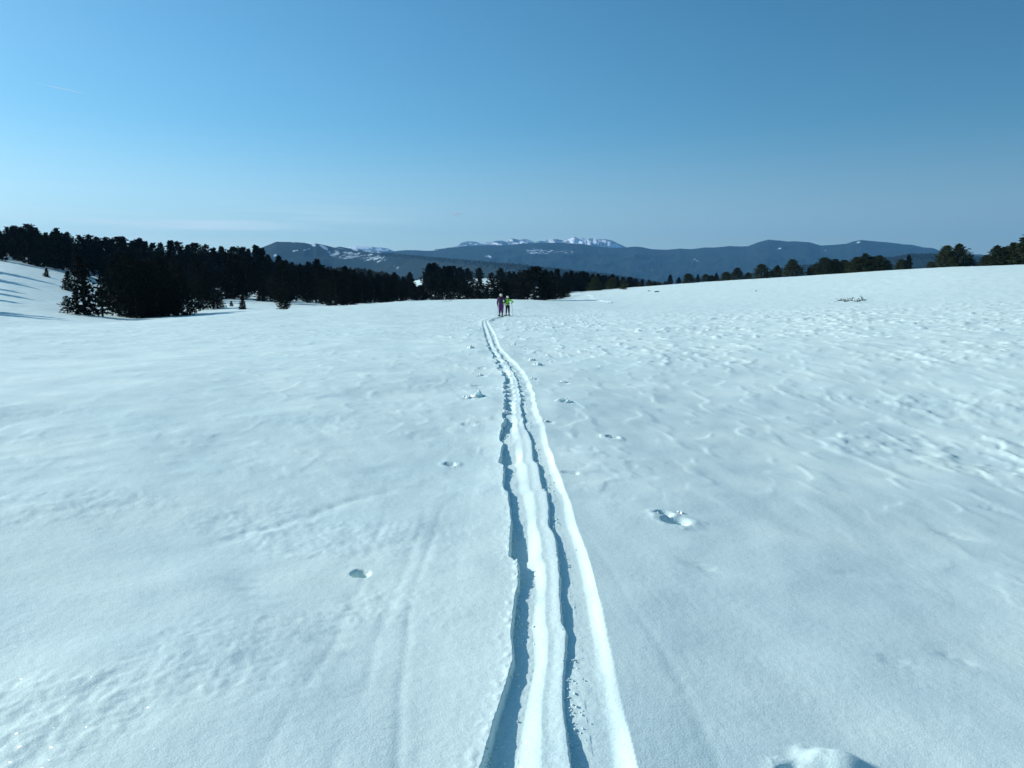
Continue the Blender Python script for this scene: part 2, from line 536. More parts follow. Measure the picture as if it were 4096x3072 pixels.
def relief(x, y):
    """small shapes of the snow surface on top of base_height"""
    r = np.sqrt(x * x + y * y)
    front = sstep(-1.0, 1.5, y)
    d = 0.055 * fbm(x / 9, y / 9, 3, 3) * sstep(2, 12, r)
    d += 0.060 * fbm(x / 2.1, y / 2.4, 11, 2)
    d += 0.30 * fbm(x / 38, y / 38, 29, 2) * sstep(25, 60, r) * (1 - sstep(60, 90, r) * 0.4)
    # wind crust: patches with a sharper edge on the lee side
    side = sstep(-0.15, 0.30, x / np.maximum(r, 1)) * 0.68 + 0.32
    wx = x + 0.14 * fbm(x / 1.1, y / 1.1, 41, 2); wy = y + 0.20 * fbm(x / 1.3, y / 1.3, 43, 2)
    n0 = sstep(-0.1, 0.35, fbm(wx / 0.42, wy / 0.85, 47, 2))
    n1 = fbm((wx + 0.16 * n0) / 0.42, wy / 0.85, 47, 2)
    crust = sstep(-0.12, 0.36, n1)
    patch = sstep(-0.12, 0.22, fbm(x / 5.5, y / 4.0, 51, 2))
    band = sstep(5, 9.5, r) * (1 - 0.55 * sstep(55, 90, r))
    d += (0.023 + 0.054 * sstep(12, 40, r)) * crust * band * side * (0.5 + 0.5 * patch)
    n1b = fbm(wx / 0.27 + 4, wy / 0.33, 49, 2)
    d += 0.013 * sstep(0.02, 0.3, n1b) * sstep(4, 8, r) * side * patch * (1 - sstep(40, 60, r))
    n2 = noise2(x / 1.6 + 5, y / 1.9, 57)
    d += 0.014 * sstep(0.20, 0.50, n2) * sstep(6, 10, r) * side * (1 - sstep(22, 40, r))
    # broken, crumbly ground left of the track
    lp = sstep(0.0, 0.28, fbm(x / 1.5 + 3, y / 1.1 + 1, 61, 2)) * (1 - sstep(7, 14, r)) * sstep(0.15, -0.9, x)
    d += lp * (0.008 * fbm(x / 0.13, y / 0.16, 63, 3) + 0.003 * np.abs(noise2(x / 0.06, y / 0.075, 67)))
    # softer lumps close by
    d += 0.010 * fbm(x / 0.46, y / 0.5, 71, 2) * (1 - sstep(10, 25, r))
    d += 0.0010 * fbm(x / 0.05, y / 0.06, 73, 2) * (1 - sstep(6, 12, r))
    # faint old furrows left of the track
    for xo, wd, dp, ph in ((-0.42, 0.022, 0.008, 0.0), (-0.56, 0.03, 0.007, 1.3), (-0.80, 0.02, 0.005, 2.1), (0.62, 0.03, 0.006, 4.0)):
        cx = xo + 0.05 * np.sin(y * 1.3 + ph) + 0.03 * noise2(y / 0.7, y * 0 + ph, 77)
        cx = cx - 0.05 * (y - 3.2) if xo < 0 else cx - 0.06 * (y - 3.5)
        d -= 0.32 * dp * np.exp(-((x - cx) / wd) ** 2) * sstep(0.3, 0.8, noise2(y / 0.6, y * 0 + ph * 3, 79) + 0.9) * (1 - sstep(4.5, 7.0, y))
    # diagonal crease at the left
    t = (x + 1.35) * 0.86 - (y - 5.2) * 0.5
    sline = (x + 1.35) * 0.5 + (y - 5.2) * 0.86
    d -= 0.012 * np.exp(-(t / 0.06) ** 2) * (1 - sstep(0.5, 1.1, np.abs(sline))) * (0.6 + 0.6 * noise2(x / .12, y / .12, 81))
    # pressed marks
    for (hx, hy, rx, ry, dep, rim) in HOLES:
        sel = (np.abs(x - hx) < 4 * rx) & (np.abs(y - hy) < 4 * ry)
        if not sel.any():
            continue
        xs, ys = x[sel], y[sel]
        q = np.sqrt(((xs - hx) / rx) ** 2 + ((ys - hy) / ry) ** 2)
        q = q * (1 + 0.16 * noise2(xs / (rx * .8), ys / (ry * .8), 83))
        dd = -dep * (1 - (sstep(0.55, 1.05, q) if dep > 0 else sstep(0.1, 1.25, q))) + rim * np.exp(-((q - 1.35) / 0.45) ** 2) * (0.5 + 0.8 * np.abs(noise2(xs / (rx * .5), ys / (ry * .5), 85)))
        d[sel] += dd
    for (u_, v_, rx, ry, dep, ang) in SOFT_P:
        dx_, dy_ = x - u_, y - v_
        ca, sa = math.cos(ang), math.sin(ang)
        q1, q2 = (dx_ * ca - dy_ * sa) / rx, (dx_ * sa + dy_ * ca) / ry
        q = q1 * q1 + q2 * q2
        d -= dep * np.exp(-q) * (1 + 0.5 * noise2(x / (rx * .6), y / (ry * .6), 87))
    # the two grooves: steep wall on the sunny side, slanting floor rising to the right
    sel = (y > 1.2) & (y < Y_END + 1.5) & (np.abs(x - smooth_interp(y, _ty, _tm)) < 0.9)
    xs, ys = x[sel], y[sel]
    zero = ys * 0
    jit = 0.005 * noise2(ys / 0.11, zero + 1.5, 91) + 0.018 * noise2(ys / 0.55, zero + 2.5, 93) + 0.002 * noise2(ys / 0.03, zero, 95)
    jit2 = 0.005 * noise2(ys / 0.13, zero + 8.5, 97) + 0.015 * noise2(ys / 0.6, zero + 5.5, 99) + 0.002 * noise2(ys / 0.03, zero + 4, 101)
    far = sstep(7.5, 12, ys)
    # every glide of the ski left its own slightly slanting cut
    pa = ys / 1.15 + 0.75 * noise2(ys / 1.7, zero + 2.2, 143)
    pb = ys / 1.3 + 0.37 + 0.75 * noise2(ys / 1.9, zero + 6.2, 144)
    fa_, fb_ = pa - np.floor(pa), pb - np.floor(pb)
    cut = sstep(2.9, 3.8, ys) * (1 - 0.4 * far)
    jit = jit + 0.046 * cut * (fa_ * sstep(1.0, 0.86, fa_) - 0.35)
    jit2 = jit2 + 0.034 * cut * (fb_ * sstep(1.0, 0.86, fb_) - 0.35)
    blk = noise2(ys / 0.34, zero + 3.3, 103) * far
    blk2 = noise2(ys / 0.34, zero + 7.3, 105) * far
    Lx = smooth_interp(ys, _ty, _tl) + jit + 0.075 * np.minimum(blk, 0.2)
    Mx = smooth_interp(ys, _ty, _tm) + jit2 + 0.045 * blk2
    Rx = smooth_interp(ys, _ty, _tr) + 0.012 * noise2(ys / 0.6, zero, 107) + 0.002 * noise2(ys / 0.12, zero, 108)
    fade = (1 - sstep(Y_END - 5, Y_END, ys) * 0.8) * (1 - sstep(Y_END, Y_END + 1.2, ys))
    prof = zero.copy()
    for (A, B, D0, sd, bk, r0, r1, top) in ((Lx, Mx, 0.050, 111, blk, 0.40, 0.68, 0.0), (Mx, Rx, 0.037, 121, blk2, 0.68, 1.06, 0.0)):
        wdt = np.maximum(B - A, 0.02)
        s = (xs - A) / wdt
        D = D0 * (0.80 + 0.60 * noise2(ys / 0.85, zero + 1.1, sd) + 0.12 * noise2(ys / 0.22, zero, sd + 1))
        D = D * (1 - 0.15 * far) * (1 + 1.7 * bk * far)
        D = D * (1 + 0.5 * (1 - sstep(2.3, 3.1, ys)))
        D = np.clip(D, 0.012, 0.12)
        fl = r0 + 0.14 * noise2(ys / 0.7, zero + 4, sd + 2)
        D = D * (1 - 0.25 * sstep(0.0, 0.5, noise2(ys / 0.38, zero + 9, sd + 6)))
        wall = sstep(0.0, 0.012 / wdt, s)
        rise = sstep(0, 1, (s - fl) / np.maximum(r1 - fl, 0.1)) * 0.6 + 0.4 * np.clip((s - fl) / np.maximum(r1 - fl, 0.1), 0, 1)
        inside = (s > 0) & (s < 1)
        depth = D * wall * (1 - rise) + 0.008 * rise * sstep(1.0, 0.75, s) * (s < 1)
        rough = 0.0015 * fbm(xs / 0.035, ys / 0.04, sd + 3, 2) + 0.003 * np.maximum(0, noise2(xs / 0.05, ys / 0.05, sd + 4)) * (s < 0.4)
        prof = np.where(inside, -depth + rough * sstep(1.0, 0.9, s) * (s > 0.02), prof)
    lum = far * np.exp(-((xs - Mx) / 0.30) ** 4)
    prof = prof + lum * 0.022 * fbm(xs / 0.13, ys / 0.20, 137, 2)
    # rims
    outR = (xs >= Rx)
    prof = np.where(outR, 0.007 * np.exp(-((xs - Rx) / 0.16)), prof)
    sR = np.exp(-((xs - Rx) / 0.045) ** 2)
    prof = prof + np.where(xs < Rx, 0.007 * sR, 0)
    outL = (xs <= Lx)
    prof = np.where(outL, (0.007 + 0.009 * np.maximum(0, noise2(xs / 0.04, ys / 0.05, 133))) * np.exp((xs - Lx) / 0.05), prof)
    d[sel] = d[sel] * (1 - 0.7 * np.exp(-((xs - Mx) / 0.35) ** 4)) + prof * fade
    return d * np.where(y > -1, front * 0.9 + 0.1, 0.1)


def snow_z(x, y):
    x = np.atleast_1d(np.asarray(x, float)); y = np.atleast_1d(np.asarray(y, float))
    return base_height(x, y) + relief(x, y)


def build_snow():
    th = list(np.arange(-180, -40, 5.0)) + list(np.arange(-40, -4.8, 0.115)) + list(np.arange(-4.8, 6.6, 0.05)) + \
        list(np.arange(6.6, 40, 0.115)) + list(np.arange(40, 180, 5.0))
    th = np.radians(np.array(th))
    rs = [0.15, 0.6, 1.2, 1.7, 2.1]
    r = 2.3
    while r < 1700:
        rs.append(r)
        step = min(r * r / 1260 * 0.95, (0.0065 if r < 85 else 0.012) * r)
        if r > 170:
            step = 0.02 * r
        if r > 400:
            step = 0.06 * r
        r += step
    rs = np.array(rs)
    Rr, Th = np.meshgrid(rs, th, indexing='ij')
    X, Y = Rr * np.sin(Th), Rr * np.cos(Th)
    Z = snow_z(X.ravel(), Y.ravel()).reshape(X.shape)
    print("snow grid", X.shape)
    m = grid_mesh("snow_field", X, Y, Z, close=True)
    return mesh_obj("snow_field", m, M_SNOW, kind="structure")


build_snow()

# ------------------------------------------------------------------ far country: valley and mountain ridges
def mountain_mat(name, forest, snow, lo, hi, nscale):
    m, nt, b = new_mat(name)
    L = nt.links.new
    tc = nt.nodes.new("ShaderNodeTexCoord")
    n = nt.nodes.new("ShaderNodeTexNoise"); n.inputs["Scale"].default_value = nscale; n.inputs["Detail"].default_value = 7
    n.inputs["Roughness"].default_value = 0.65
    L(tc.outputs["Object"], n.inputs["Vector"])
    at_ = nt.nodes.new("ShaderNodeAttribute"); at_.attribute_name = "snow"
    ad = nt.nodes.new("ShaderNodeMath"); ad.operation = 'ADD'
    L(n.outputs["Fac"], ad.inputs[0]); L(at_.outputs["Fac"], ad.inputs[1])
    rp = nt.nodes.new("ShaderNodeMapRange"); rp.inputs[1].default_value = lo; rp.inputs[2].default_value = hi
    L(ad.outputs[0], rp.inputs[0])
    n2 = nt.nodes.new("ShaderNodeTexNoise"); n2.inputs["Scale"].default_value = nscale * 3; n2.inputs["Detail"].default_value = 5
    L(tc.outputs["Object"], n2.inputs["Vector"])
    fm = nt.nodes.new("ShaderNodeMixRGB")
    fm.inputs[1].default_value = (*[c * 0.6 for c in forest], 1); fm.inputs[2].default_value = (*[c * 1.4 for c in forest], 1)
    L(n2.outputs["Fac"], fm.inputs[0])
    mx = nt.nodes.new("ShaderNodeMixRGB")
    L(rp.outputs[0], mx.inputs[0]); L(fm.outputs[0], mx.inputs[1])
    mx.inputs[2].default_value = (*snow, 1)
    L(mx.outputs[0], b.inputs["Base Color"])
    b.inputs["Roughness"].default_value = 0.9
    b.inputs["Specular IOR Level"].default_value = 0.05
    return m


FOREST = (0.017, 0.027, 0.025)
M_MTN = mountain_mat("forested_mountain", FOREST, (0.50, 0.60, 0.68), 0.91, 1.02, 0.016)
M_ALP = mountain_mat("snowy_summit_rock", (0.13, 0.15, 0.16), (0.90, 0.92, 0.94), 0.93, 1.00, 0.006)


def ridge(name, sil, Y0, front, base, back, mat, seed, patches=(), rows=46, spur=0.10, dx=1.0, all_snow=0.0, spurlen=620.0):
    """a mountain ridge: crest follows the skyline seen from here, with real slopes before and behind it"""
    px = np.array([p[0] for p in sil], float) / 4; py = np.array([p[1] for p in sil], float) / 4
    us = np.arange(px[0], px[-1] + 0.01, dx)
    vs = np.interp(us, px, py)
    vs = vs + 0.22 * fbm(us / 7.0, us * 0, seed, 3)
    A, T = [], []
    for u, v in zip(us, vs):
        a, t = ray(u, v); A.append(a); T.append(t)
    A, T = np.array(A), np.array(T)
    if callable(Y0):
        Y0 = Y0(us)
    Xc, Zc = A * Y0, T * Y0
    endf = sstep(0, 0.05, (us - us[0]) / (us[-1] - us[0])) * sstep(0, 0.05, (us[-1] - us) / (us[-1] - us[0]))
    Zc = base + (Zc - base) * endf
    sF = np.linspace(1, 0, rows) ** 1.35
    sB = np.linspace(0, 1, 14)[1:]
    X, Y, Z, SN = [], [], [], []
    for side, ss in ((-1, sF), (1, sB)):
        for s in ss:
            ln = front if side < 0 else back
            yy = Y0 + side * s * ln + 0 * Xc
            xx = Xc * (yy / Y0) if side < 0 else Xc * (1 + 0.0 * s)
            prof = (1 - s) ** 1.3 * 0.55 + 0.45 * (1 - sstep(0, 1, s))
            env = np.sin(np.pi * min(1, s * 1.0)) ** 0.8 if 0 < s < 1 else 0.0
            rg = 1 - 2 * np.abs(fbm(xx / spurlen + 0.6 * yy / spurlen, yy / (spurlen * 0.9) - 0.3 * xx / spurlen, seed + 5, 5))
            hgt = (Zc - base)
            z = base + hgt * prof + env * spur * hgt * (rg - 0.55)
            cap = Zc * (yy / Y0) - 2.0 if side < 0 else Zc * 1.0 - 1
            if s > 0:
                z = np.minimum(z, np.maximum(cap, base - 50))
            X.append(xx); Y.append(yy); Z.append(z)
            a = xx / yy; t = z / yy
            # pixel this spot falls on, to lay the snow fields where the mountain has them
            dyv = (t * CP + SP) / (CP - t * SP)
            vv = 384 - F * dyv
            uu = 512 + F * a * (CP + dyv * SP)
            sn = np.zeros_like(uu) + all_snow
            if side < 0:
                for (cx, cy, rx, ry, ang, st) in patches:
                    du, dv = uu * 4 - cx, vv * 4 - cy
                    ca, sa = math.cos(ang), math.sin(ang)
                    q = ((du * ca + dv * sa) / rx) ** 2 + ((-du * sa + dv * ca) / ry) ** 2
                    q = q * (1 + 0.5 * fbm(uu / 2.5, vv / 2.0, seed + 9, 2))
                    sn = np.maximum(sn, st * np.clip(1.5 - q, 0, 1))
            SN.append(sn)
    X, Y, Z, SN = map(np.array, (X, Y, Z, SN))
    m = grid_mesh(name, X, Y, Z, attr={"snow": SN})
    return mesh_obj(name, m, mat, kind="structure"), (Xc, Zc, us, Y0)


# far snowy range
ridge("snowy_mountain", [(1560, 1060), (1640, 1030), (1700, 1010), (1760, 995), (1800, 992), (1834, 982), (1840, 972), (1868, 965), (1905, 967), (1960, 970), (1985, 963), (2010, 963),
                        (2032, 969), (2036, 958), (2050, 953.5), (2080, 960), (2095, 955), (2112, 958), (2140, 969), (2160, 963), (2180, 965), (2192, 957), (2225, 956),
                        (2255, 962), (2275, 956), (2298, 948), (2316, 954), (2330, 951), (2350, 957), (2362, 953), (2385, 953), (2400, 957), (2424, 957), (2445, 961), (2475, 975),
                        (2500, 986), (2540, 1000), (2640, 1060)],
      17500, 3500, -300, 1800, M_ALP, 211,
      patches=[(1990, 975, 30, 4, 0.15, .55), (1925, 970, 40, 4, 0.2, .5), (2045, 962, 10, 5, 0.5, .6), (2085, 972, 50, 5, -0.1, .6), (2130, 971, 30, 5, 0.3, .5),
               (2205, 966, 16, 9, .4, .7), (2260, 966, 25, 5, -0.1, .5), (2300, 965, 35, 14, 0.3, .62), (2345, 968, 22, 14, 0.8, .7), (2385, 966, 16, 18, .7, .65), (2430, 972, 30, 12, 0.5, .5), (2465, 985, 30, 8, .3, .6)],
      rows=60, dx=0.35, all_snow=0.38, spur=0.14, spurlen=420)
ridge("snowy_mountain", [(1300, 1040), (1380, 1000), (1400, 988), (1425, 984), (1470, 986), (1500, 989), (1520, 990), (1552, 994), (1572, 1003), (1620, 1025), (1700, 1060)],
      18500, 2500, -300, 1500, M_ALP, 231, patches=[(1440, 990, 60, 8, 0, .6), (1530, 998, 40, 6, 0, .5)], rows=30, dx=0.5, all_snow=0.36, spur=0.12)
# long blue mountain
ridge("mountain", [(1180, 1100), (1350, 1040), (1450, 1012), (1560, 1007), (1610, 1001), (1660, 1000), (1700, 1003), (1739, 1003), (1741, 996), (1760, 997), (1790, 991), (1830, 986), (1870, 984),
                   (1960, 981), (2020, 982), (2080, 975), (2130, 972), (2190, 971), (2260, 972), (2330, 976), (2380, 985), (2440, 991), (2500, 990), (2540, 986), (2570, 989),
                   (2610, 997), (2670, 999), (2720, 994), (2760, 997), (2820, 990), (2860, 990), (2920, 984), (2960, 986), (2990, 985), (3030, 970), (3055, 963), (3075, 958),
                   (3110, 961), (3150, 966), (3180, 965), (3240, 969), (3262, 976), (3283, 982), (3340, 979), (3385, 975), (3415, 965), (3445, 960), (3500, 965), (3560, 970), (3620, 978),
                   (3650, 979), (3690, 989), (3730, 992), (3760, 1003), (3810, 1010), (3870, 1016), (3920, 1017), (3990, 1028), (4080, 1034), (4300, 1050), (4700, 1090)],
      11000, 4200, -480, 2500, M_MTN, 251,
      patches=[(2165, 1006, 80, 15, 0, .43), (1948, 1024, 24, 8, .3, .46), (2260, 1010, 50, 12, 0, .37), (2773, 1036, 10, 2.5, .05, .62), (2788, 1043, 12, 2.2, .5, .62),
               (3118, 993, 9, 3.5, .15, .65), (3303, 1004, 5, 2.5, 0, .62), (3434, 969, 10, 3.5, -.3, .6), (3095, 960, 22, 2.6, .1, .42), (2660, 1020, 40, 5, .4, .26),
               (3085, 1015, 40, 12, .4, .25), (2350, 1000, 20, 5, .2, .3), (1700, 1000, 90, 1.8, 0, .45), (1850, 984, 60, 2, -.15, .45)],
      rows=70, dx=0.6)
# mountain with clearings, left of centre, and its wooded spur running down to the right
_, crestA = ridge("mountain", [(600, 1080), (860, 1040), (980, 1018), (1030, 1000), (1060, 985), (1085, 975), (1105, 967), (1170, 968), (1215, 971), (1250, 978), (1265, 974), (1300, 981), (1335, 989),
                   (1360, 987), (1400, 994), (1440, 1000), (1500, 1010), (1560, 1012), (1640, 1020), (1720, 1027), (1800, 1034), (1900, 1042), (2000, 1052), (2060, 1055), (2140, 1066), (2210, 1072), (2300, 1082),
                   (2400, 1092), (2480, 1103), (2560, 1115), (2640, 1130), (2800, 1170)],
      lambda u: 6800 - 3000 * sstep(330, 560, u), 1900, -400, 1600, M_MTN, 271,
      patches=[(1173, 969, 7, 2.2, 0, .7), (1253, 980, 10, 5.5, .4, .75), (1296, 990, 20, 6, .5, .75), (1226, 998, 15, 3.2, -.25, .7), (1182, 1003, 15, 4, -.25, .66),
               (1120, 1008, 20, 3, -.05, .66), (1100, 1022, 8, 7, -.4, .55), (1418, 998, 17, 4, .25, .68), (1462, 1003, 14, 3, .2, .65), (1350, 991, 45, 2.3, .2, .55),
               (1500, 1009, 40, 2.4, .12, .5), (1370, 1018, 75, 20, .1, .43), (1480, 1030, 80, 20, .15, .41), (1585, 1068, 14, 14, .6, .40)],
      rows=64, dx=0.6)
_, crestB = ridge("wooded_ridge", [(3000, 1110), (3120, 1075), (3200, 1062), (3290, 1056), (3400, 1047), (3480, 1040), (3530, 1034), (3590, 1026), (3640, 1017), (3700, 1015), (3760, 1014), (3850, 1021),
                   (3950, 1030), (4100, 1040), (4300, 1058)],
      3900, 1400, -330, 900, M_MTN, 301, rows=40, dx=0.6, spurlen=500)
_, crestC = ridge("wooded_hill", [(760, 1020), (900, 1030), (1020, 1048), (1150, 1068), (1260, 1078), (1340, 1082), (1440, 1087), (1500, 1095), (1560, 1108), (1620, 1125), (1700, 1140), (1760, 1160)],
      720, 180, -22, 150, M_MTN, 311, rows=24, dx=0.8, spurlen=120)

# valley floor out to the horizon
vx = np.array([-60000, -25000, -12000, -6000, -2500, 0, 2500, 6000, 12000, 25000, 60000], float)
vy = np.array([-60000, -20000, -6000, -1500, 900, 2500, 5000, 8000, 12000, 16000, 30000, 70000], float)
VX, VY = np.meshgrid(vx, vy)
VZ = -480 - 0.000001 * (VX ** 2 + VY ** 2) ** 0.75
mesh_obj("valley", grid_mesh("valley", VX, VY, VZ, attr={"snow": np.zeros_like(VX)}), M_MTN, kind="structure")


# woods on the nearer ridges, too small to tell apart
def wood(name, label, crest, Y0, hgt, n, depth, seed, frac=(0.0, 1.0)):
    rng = np.random.default_rng(seed)
    Xc, Zc, us, Y0 = crest
    co, fa = [], []
    for k in range(n):
        f = rng.uniform(*frac) * (len(Xc) - 1)
        x0 = np.interp(f, np.arange(len(Xc)), Xc); z0 = np.interp(f, np.arange(len(Xc)), Zc)
        dy = -abs(rng.normal(0, depth))
        yc = float(np.interp(f, np.arange(len(Xc)), Y0)) if isinstance(Y0, np.ndarray) else Y0
        y = yc + dy; x = x0 * y / yc
        h = hgt * rng.uniform(0.55, 1.2); rad = h * rng.uniform(0.16, 0.27)
        z = z0 + dy * 0.10 - h * 0.55
        b = len(co)
        n_ = 5
        for lv, (fr, fz) in enumerate(((0.7, 0.0), (1.0, 0.28), (0.72, 0.62), (0.32, 0.88))):
            for q in range(n_):
                a = 2 * math.pi * q / n_ + lv * 0.6
                rr = rad * fr * rng.uniform(0.7, 1.25)
                co.append((x + rr * math.cos(a), y + rr * math.sin(a), z + h * fz))
        co.append((x, y, z + h))
        for lv in range(3):
            for q in range(n_):
                fa.append((b + lv * n_ + q, b + lv * n_ + (q + 1) % n_, b + (lv + 1) * n_ + (q + 1) % n_, b + (lv + 1) * n_ + q))
        for q in range(n_):
            fa.append((b + 3 * n_ + q, b + 3 * n_ + (q + 1) % n_, b + 4 * n_))
    return mesh_obj(name, tri_mesh(name, co, fa), M_BACKLIT, kind="stuff", label=label, category="wood")


wood("distant_wood", "bluish dark wood on the low hill behind the left forest", crestC, 720, 9.0, 1500, 45, 5)
wood("distant_wood", "faint blue wood along the spur running down to the right", crestA, 3600, 15.0, 1500, 160, 6, (0.42, 0.97))
wood("distant_wood", "faint blue wood on the low ridge at the right", crestB, 3900, 16.0, 1300, 160, 8)

# ------------------------------------------------------------------ trees
H0 = 7.0


def make_tree(kind, seed):
    rng = random.Random(seed)
    # trunk with a few visible limbs
    bm = bmesh.new()
    lean = (rng.uniform(-0.15, 0.15), rng.uniform(-0.15, 0.15))
    pts = [(lean[0] * (z / H0) ** 2, lean[1] * (z / H0) ** 2, z) for z in (-0.4, 0.5, 1.8, 3.2, 4.8, 6.2, 6.9)]
    tube(bm, pts, [0.20, 0.17, 0.14, 0.11, 0.075, 0.04, 0.015], 7)
    trunk = bm_mesh("trunk", bm)
    lobes = [(rng.uniform(0, 2 * math.pi), rng.uniform(0.1, 0.9), rng.uniform(0.10, 0.34), rng.uniform(0.5, 1.0)) for _ in range(7)]

    def radius(zn, az):
        if kind == 'spruce':
            r = 1.6 * (1 - zn) ** 0.85 * (0.78 + 0.3 * abs(math.sin(zn * 24)))
        elif kind == 'pine':
            r = 2.35 * (1 - zn ** 1.5) ** 0.9 * (0.78 + 0.22 * min(1, zn / 0.2))
        elif kind == 'open':
            r = 2.3 * (1 - zn) ** 0.55 * (0.55 + 0.5 * abs(math.sin(zn * 15 + 1)))
        else:
            r = 3.0 * max(0, 1 - zn ** 1.9) ** 0.62 * (0.86 + 0.14 * min(1, zn / 0.2)) * (1 - 0.22 * zn)
        for (la, lz, lw, ls) in lobes:
            da = (az - la + math.pi) % (2 * math.pi) - math.pi
            r *= 1 + 0.36 * ls * math.exp(-(da / 0.7) ** 2 - ((zn - lz) / (lw * 0.6)) ** 2)
        return r * 0.86
    co, fa = [], []
    nb = {'spruce': 190, 'pine': 170, 'open': 110, 'round': 190}[kind]
    limbs = bmesh.new()
    az = rng.uniform(0, 6)
    z_lo = {'spruce': 0.01, 'pine': 0.015, 'open': 0.06, 'round': 0.01}[kind]
    for i in range(nb):
        zn = z_lo + (1 - z_lo) * ((i + rng.random()) / nb) ** 0.95
        if kind == 'open':
            zn = round(zn * 11) / 11 + rng.uniform(-0.02, 0.02)
            zn = min(max(zn, z_lo), 0.99)
        az += 2.399 + rng.uniform(-0.4, 0.4)
        L = radius(zn, az % (2 * math.pi)) * rng.choice([rng.uniform(0.62, 0.9), rng.uniform(0.85, 1.2)]) + 0.12
        up = {'spruce': -0.15 + 0.5 * zn, 'pine': 0.10 + 0.8 * zn, 'open': -0.05 + 0.7 * zn, 'round': -0.05 + 0.7 * zn}[kind]
        o = Vector((lean[0] * zn ** 2, lean[1] * zn ** 2, zn * H0 * 0.965))
        d = Vector((math.cos(az), math.sin(az), up)).normalized()
        if zn < 0.8 and i % 3 == 0:
            tube(limbs, [o, o + d * L * 0.5 + Vector((0, 0, -0.04)), o + d * L * 0.9], [0.03, 0.02, 0.008], 4)
        nt_ = max(2, int(L / 0.26))
        for k in range(nt_):
            f = (0.22 if kind == 'open' else 0.30) + 0.74 * (k + rng.random()) / nt_
            c = o + d * (L * f) + Vector((rng.gauss(0, 0.10), rng.gauss(0, 0.10), rng.gauss(0, 0.07) + 0.10 * f * f))
            for q in range(9 if f < 0.8 else 15):
                dr = Vector((rng.gauss(0, 1), rng.gauss(0, 1), rng.gauss(0.35, 0.8))) + d * 0.9
                dr.normalize()
                if f > 0.8:
                    dr = (dr + Vector((0, 0, 0.5))).normalized()
                ln = rng.uniform(0.18, 0.38); w = rng.uniform(0.045, 0.095)
                sd = dr.orthogonal().normalized()
                sd = (Matrix.Rotation(rng.uniform(0, 6.28), 3, dr) @ sd) * w
                b = len(co)
                co += [c, c + dr * ln * 0.5 + sd, c + dr * ln, c + dr * ln * 0.5 - sd]
                fa.append((b, b + 1, b + 2, b + 3))
    crown = tri_mesh("crown", co, fa)
    limb = bm_mesh("limbs", limbs)
    return trunk, limb, crown


PROTOS = {}
for kind, seeds in (('spruce', (1, 2, 3)), ('pine', (11, 12, 13, 14)), ('open', (21, 22)), ('round', (31, 32, 33))):
    PROTOS[kind] = []
    for s in seeds:
        tr_, li_, cr_ = make_tree(kind, s)
        tr_.materials.append(M_BARK); li_.materials.append(M_BARK)
        cr2 = cr_.copy()
        cr_.materials.append(M_BACKLIT); cr2.materials.append(M_OLIVE)
        PROTOS[kind].append((tr_, li_, cr_, cr2))

tree_rng = random.Random(99)
TREES = []


def put_tree(kind, u, Y, vtop=None, h=None, w=1.0, olive=False, label=None, group=None, sink=0.0):
    a, _ = ray(u, 290)
    x = a * Y
    z = float(base_height(x, Y))
    if h is None:
        h = ray(u, vtop)[1] * Y - z
    h = max(0.8, h)
    lst = PROTOS[kind]
    tr_, li_, cr_, cr2 = lst[tree_rng.randrange(len(lst))]
    name = {'spruce': 'spruce_tree', 'pine': 'pine_tree', 'open': 'pine_tree', 'round': 'round_pine_tree'}[kind]
    e = empty(name, (x, Y, z - 0.05 - sink), label=label, category="tree", group=group)
    if 380 < u < 660:
        w *= 1.2
    s = (h + sink) * 1.025 / H0
    e.scale = (s * w, s * w, s)
    e.rotation_euler = (0, 0, tree_rng.uniform(0, 6.28))
    mesh_obj("trunk", tr_, parent=e)
    if h / Y * F > 14:
        mesh_obj("limb", li_, parent=e)
    mesh_obj("crown", cr2 if olive and u > 590 else cr_, parent=e)
    if olive and u > 640:
        e.scale = (s * w * 1.72, s * w * 1.72, s * 1.0)
    TREES.append((x, Y, h))
    return e


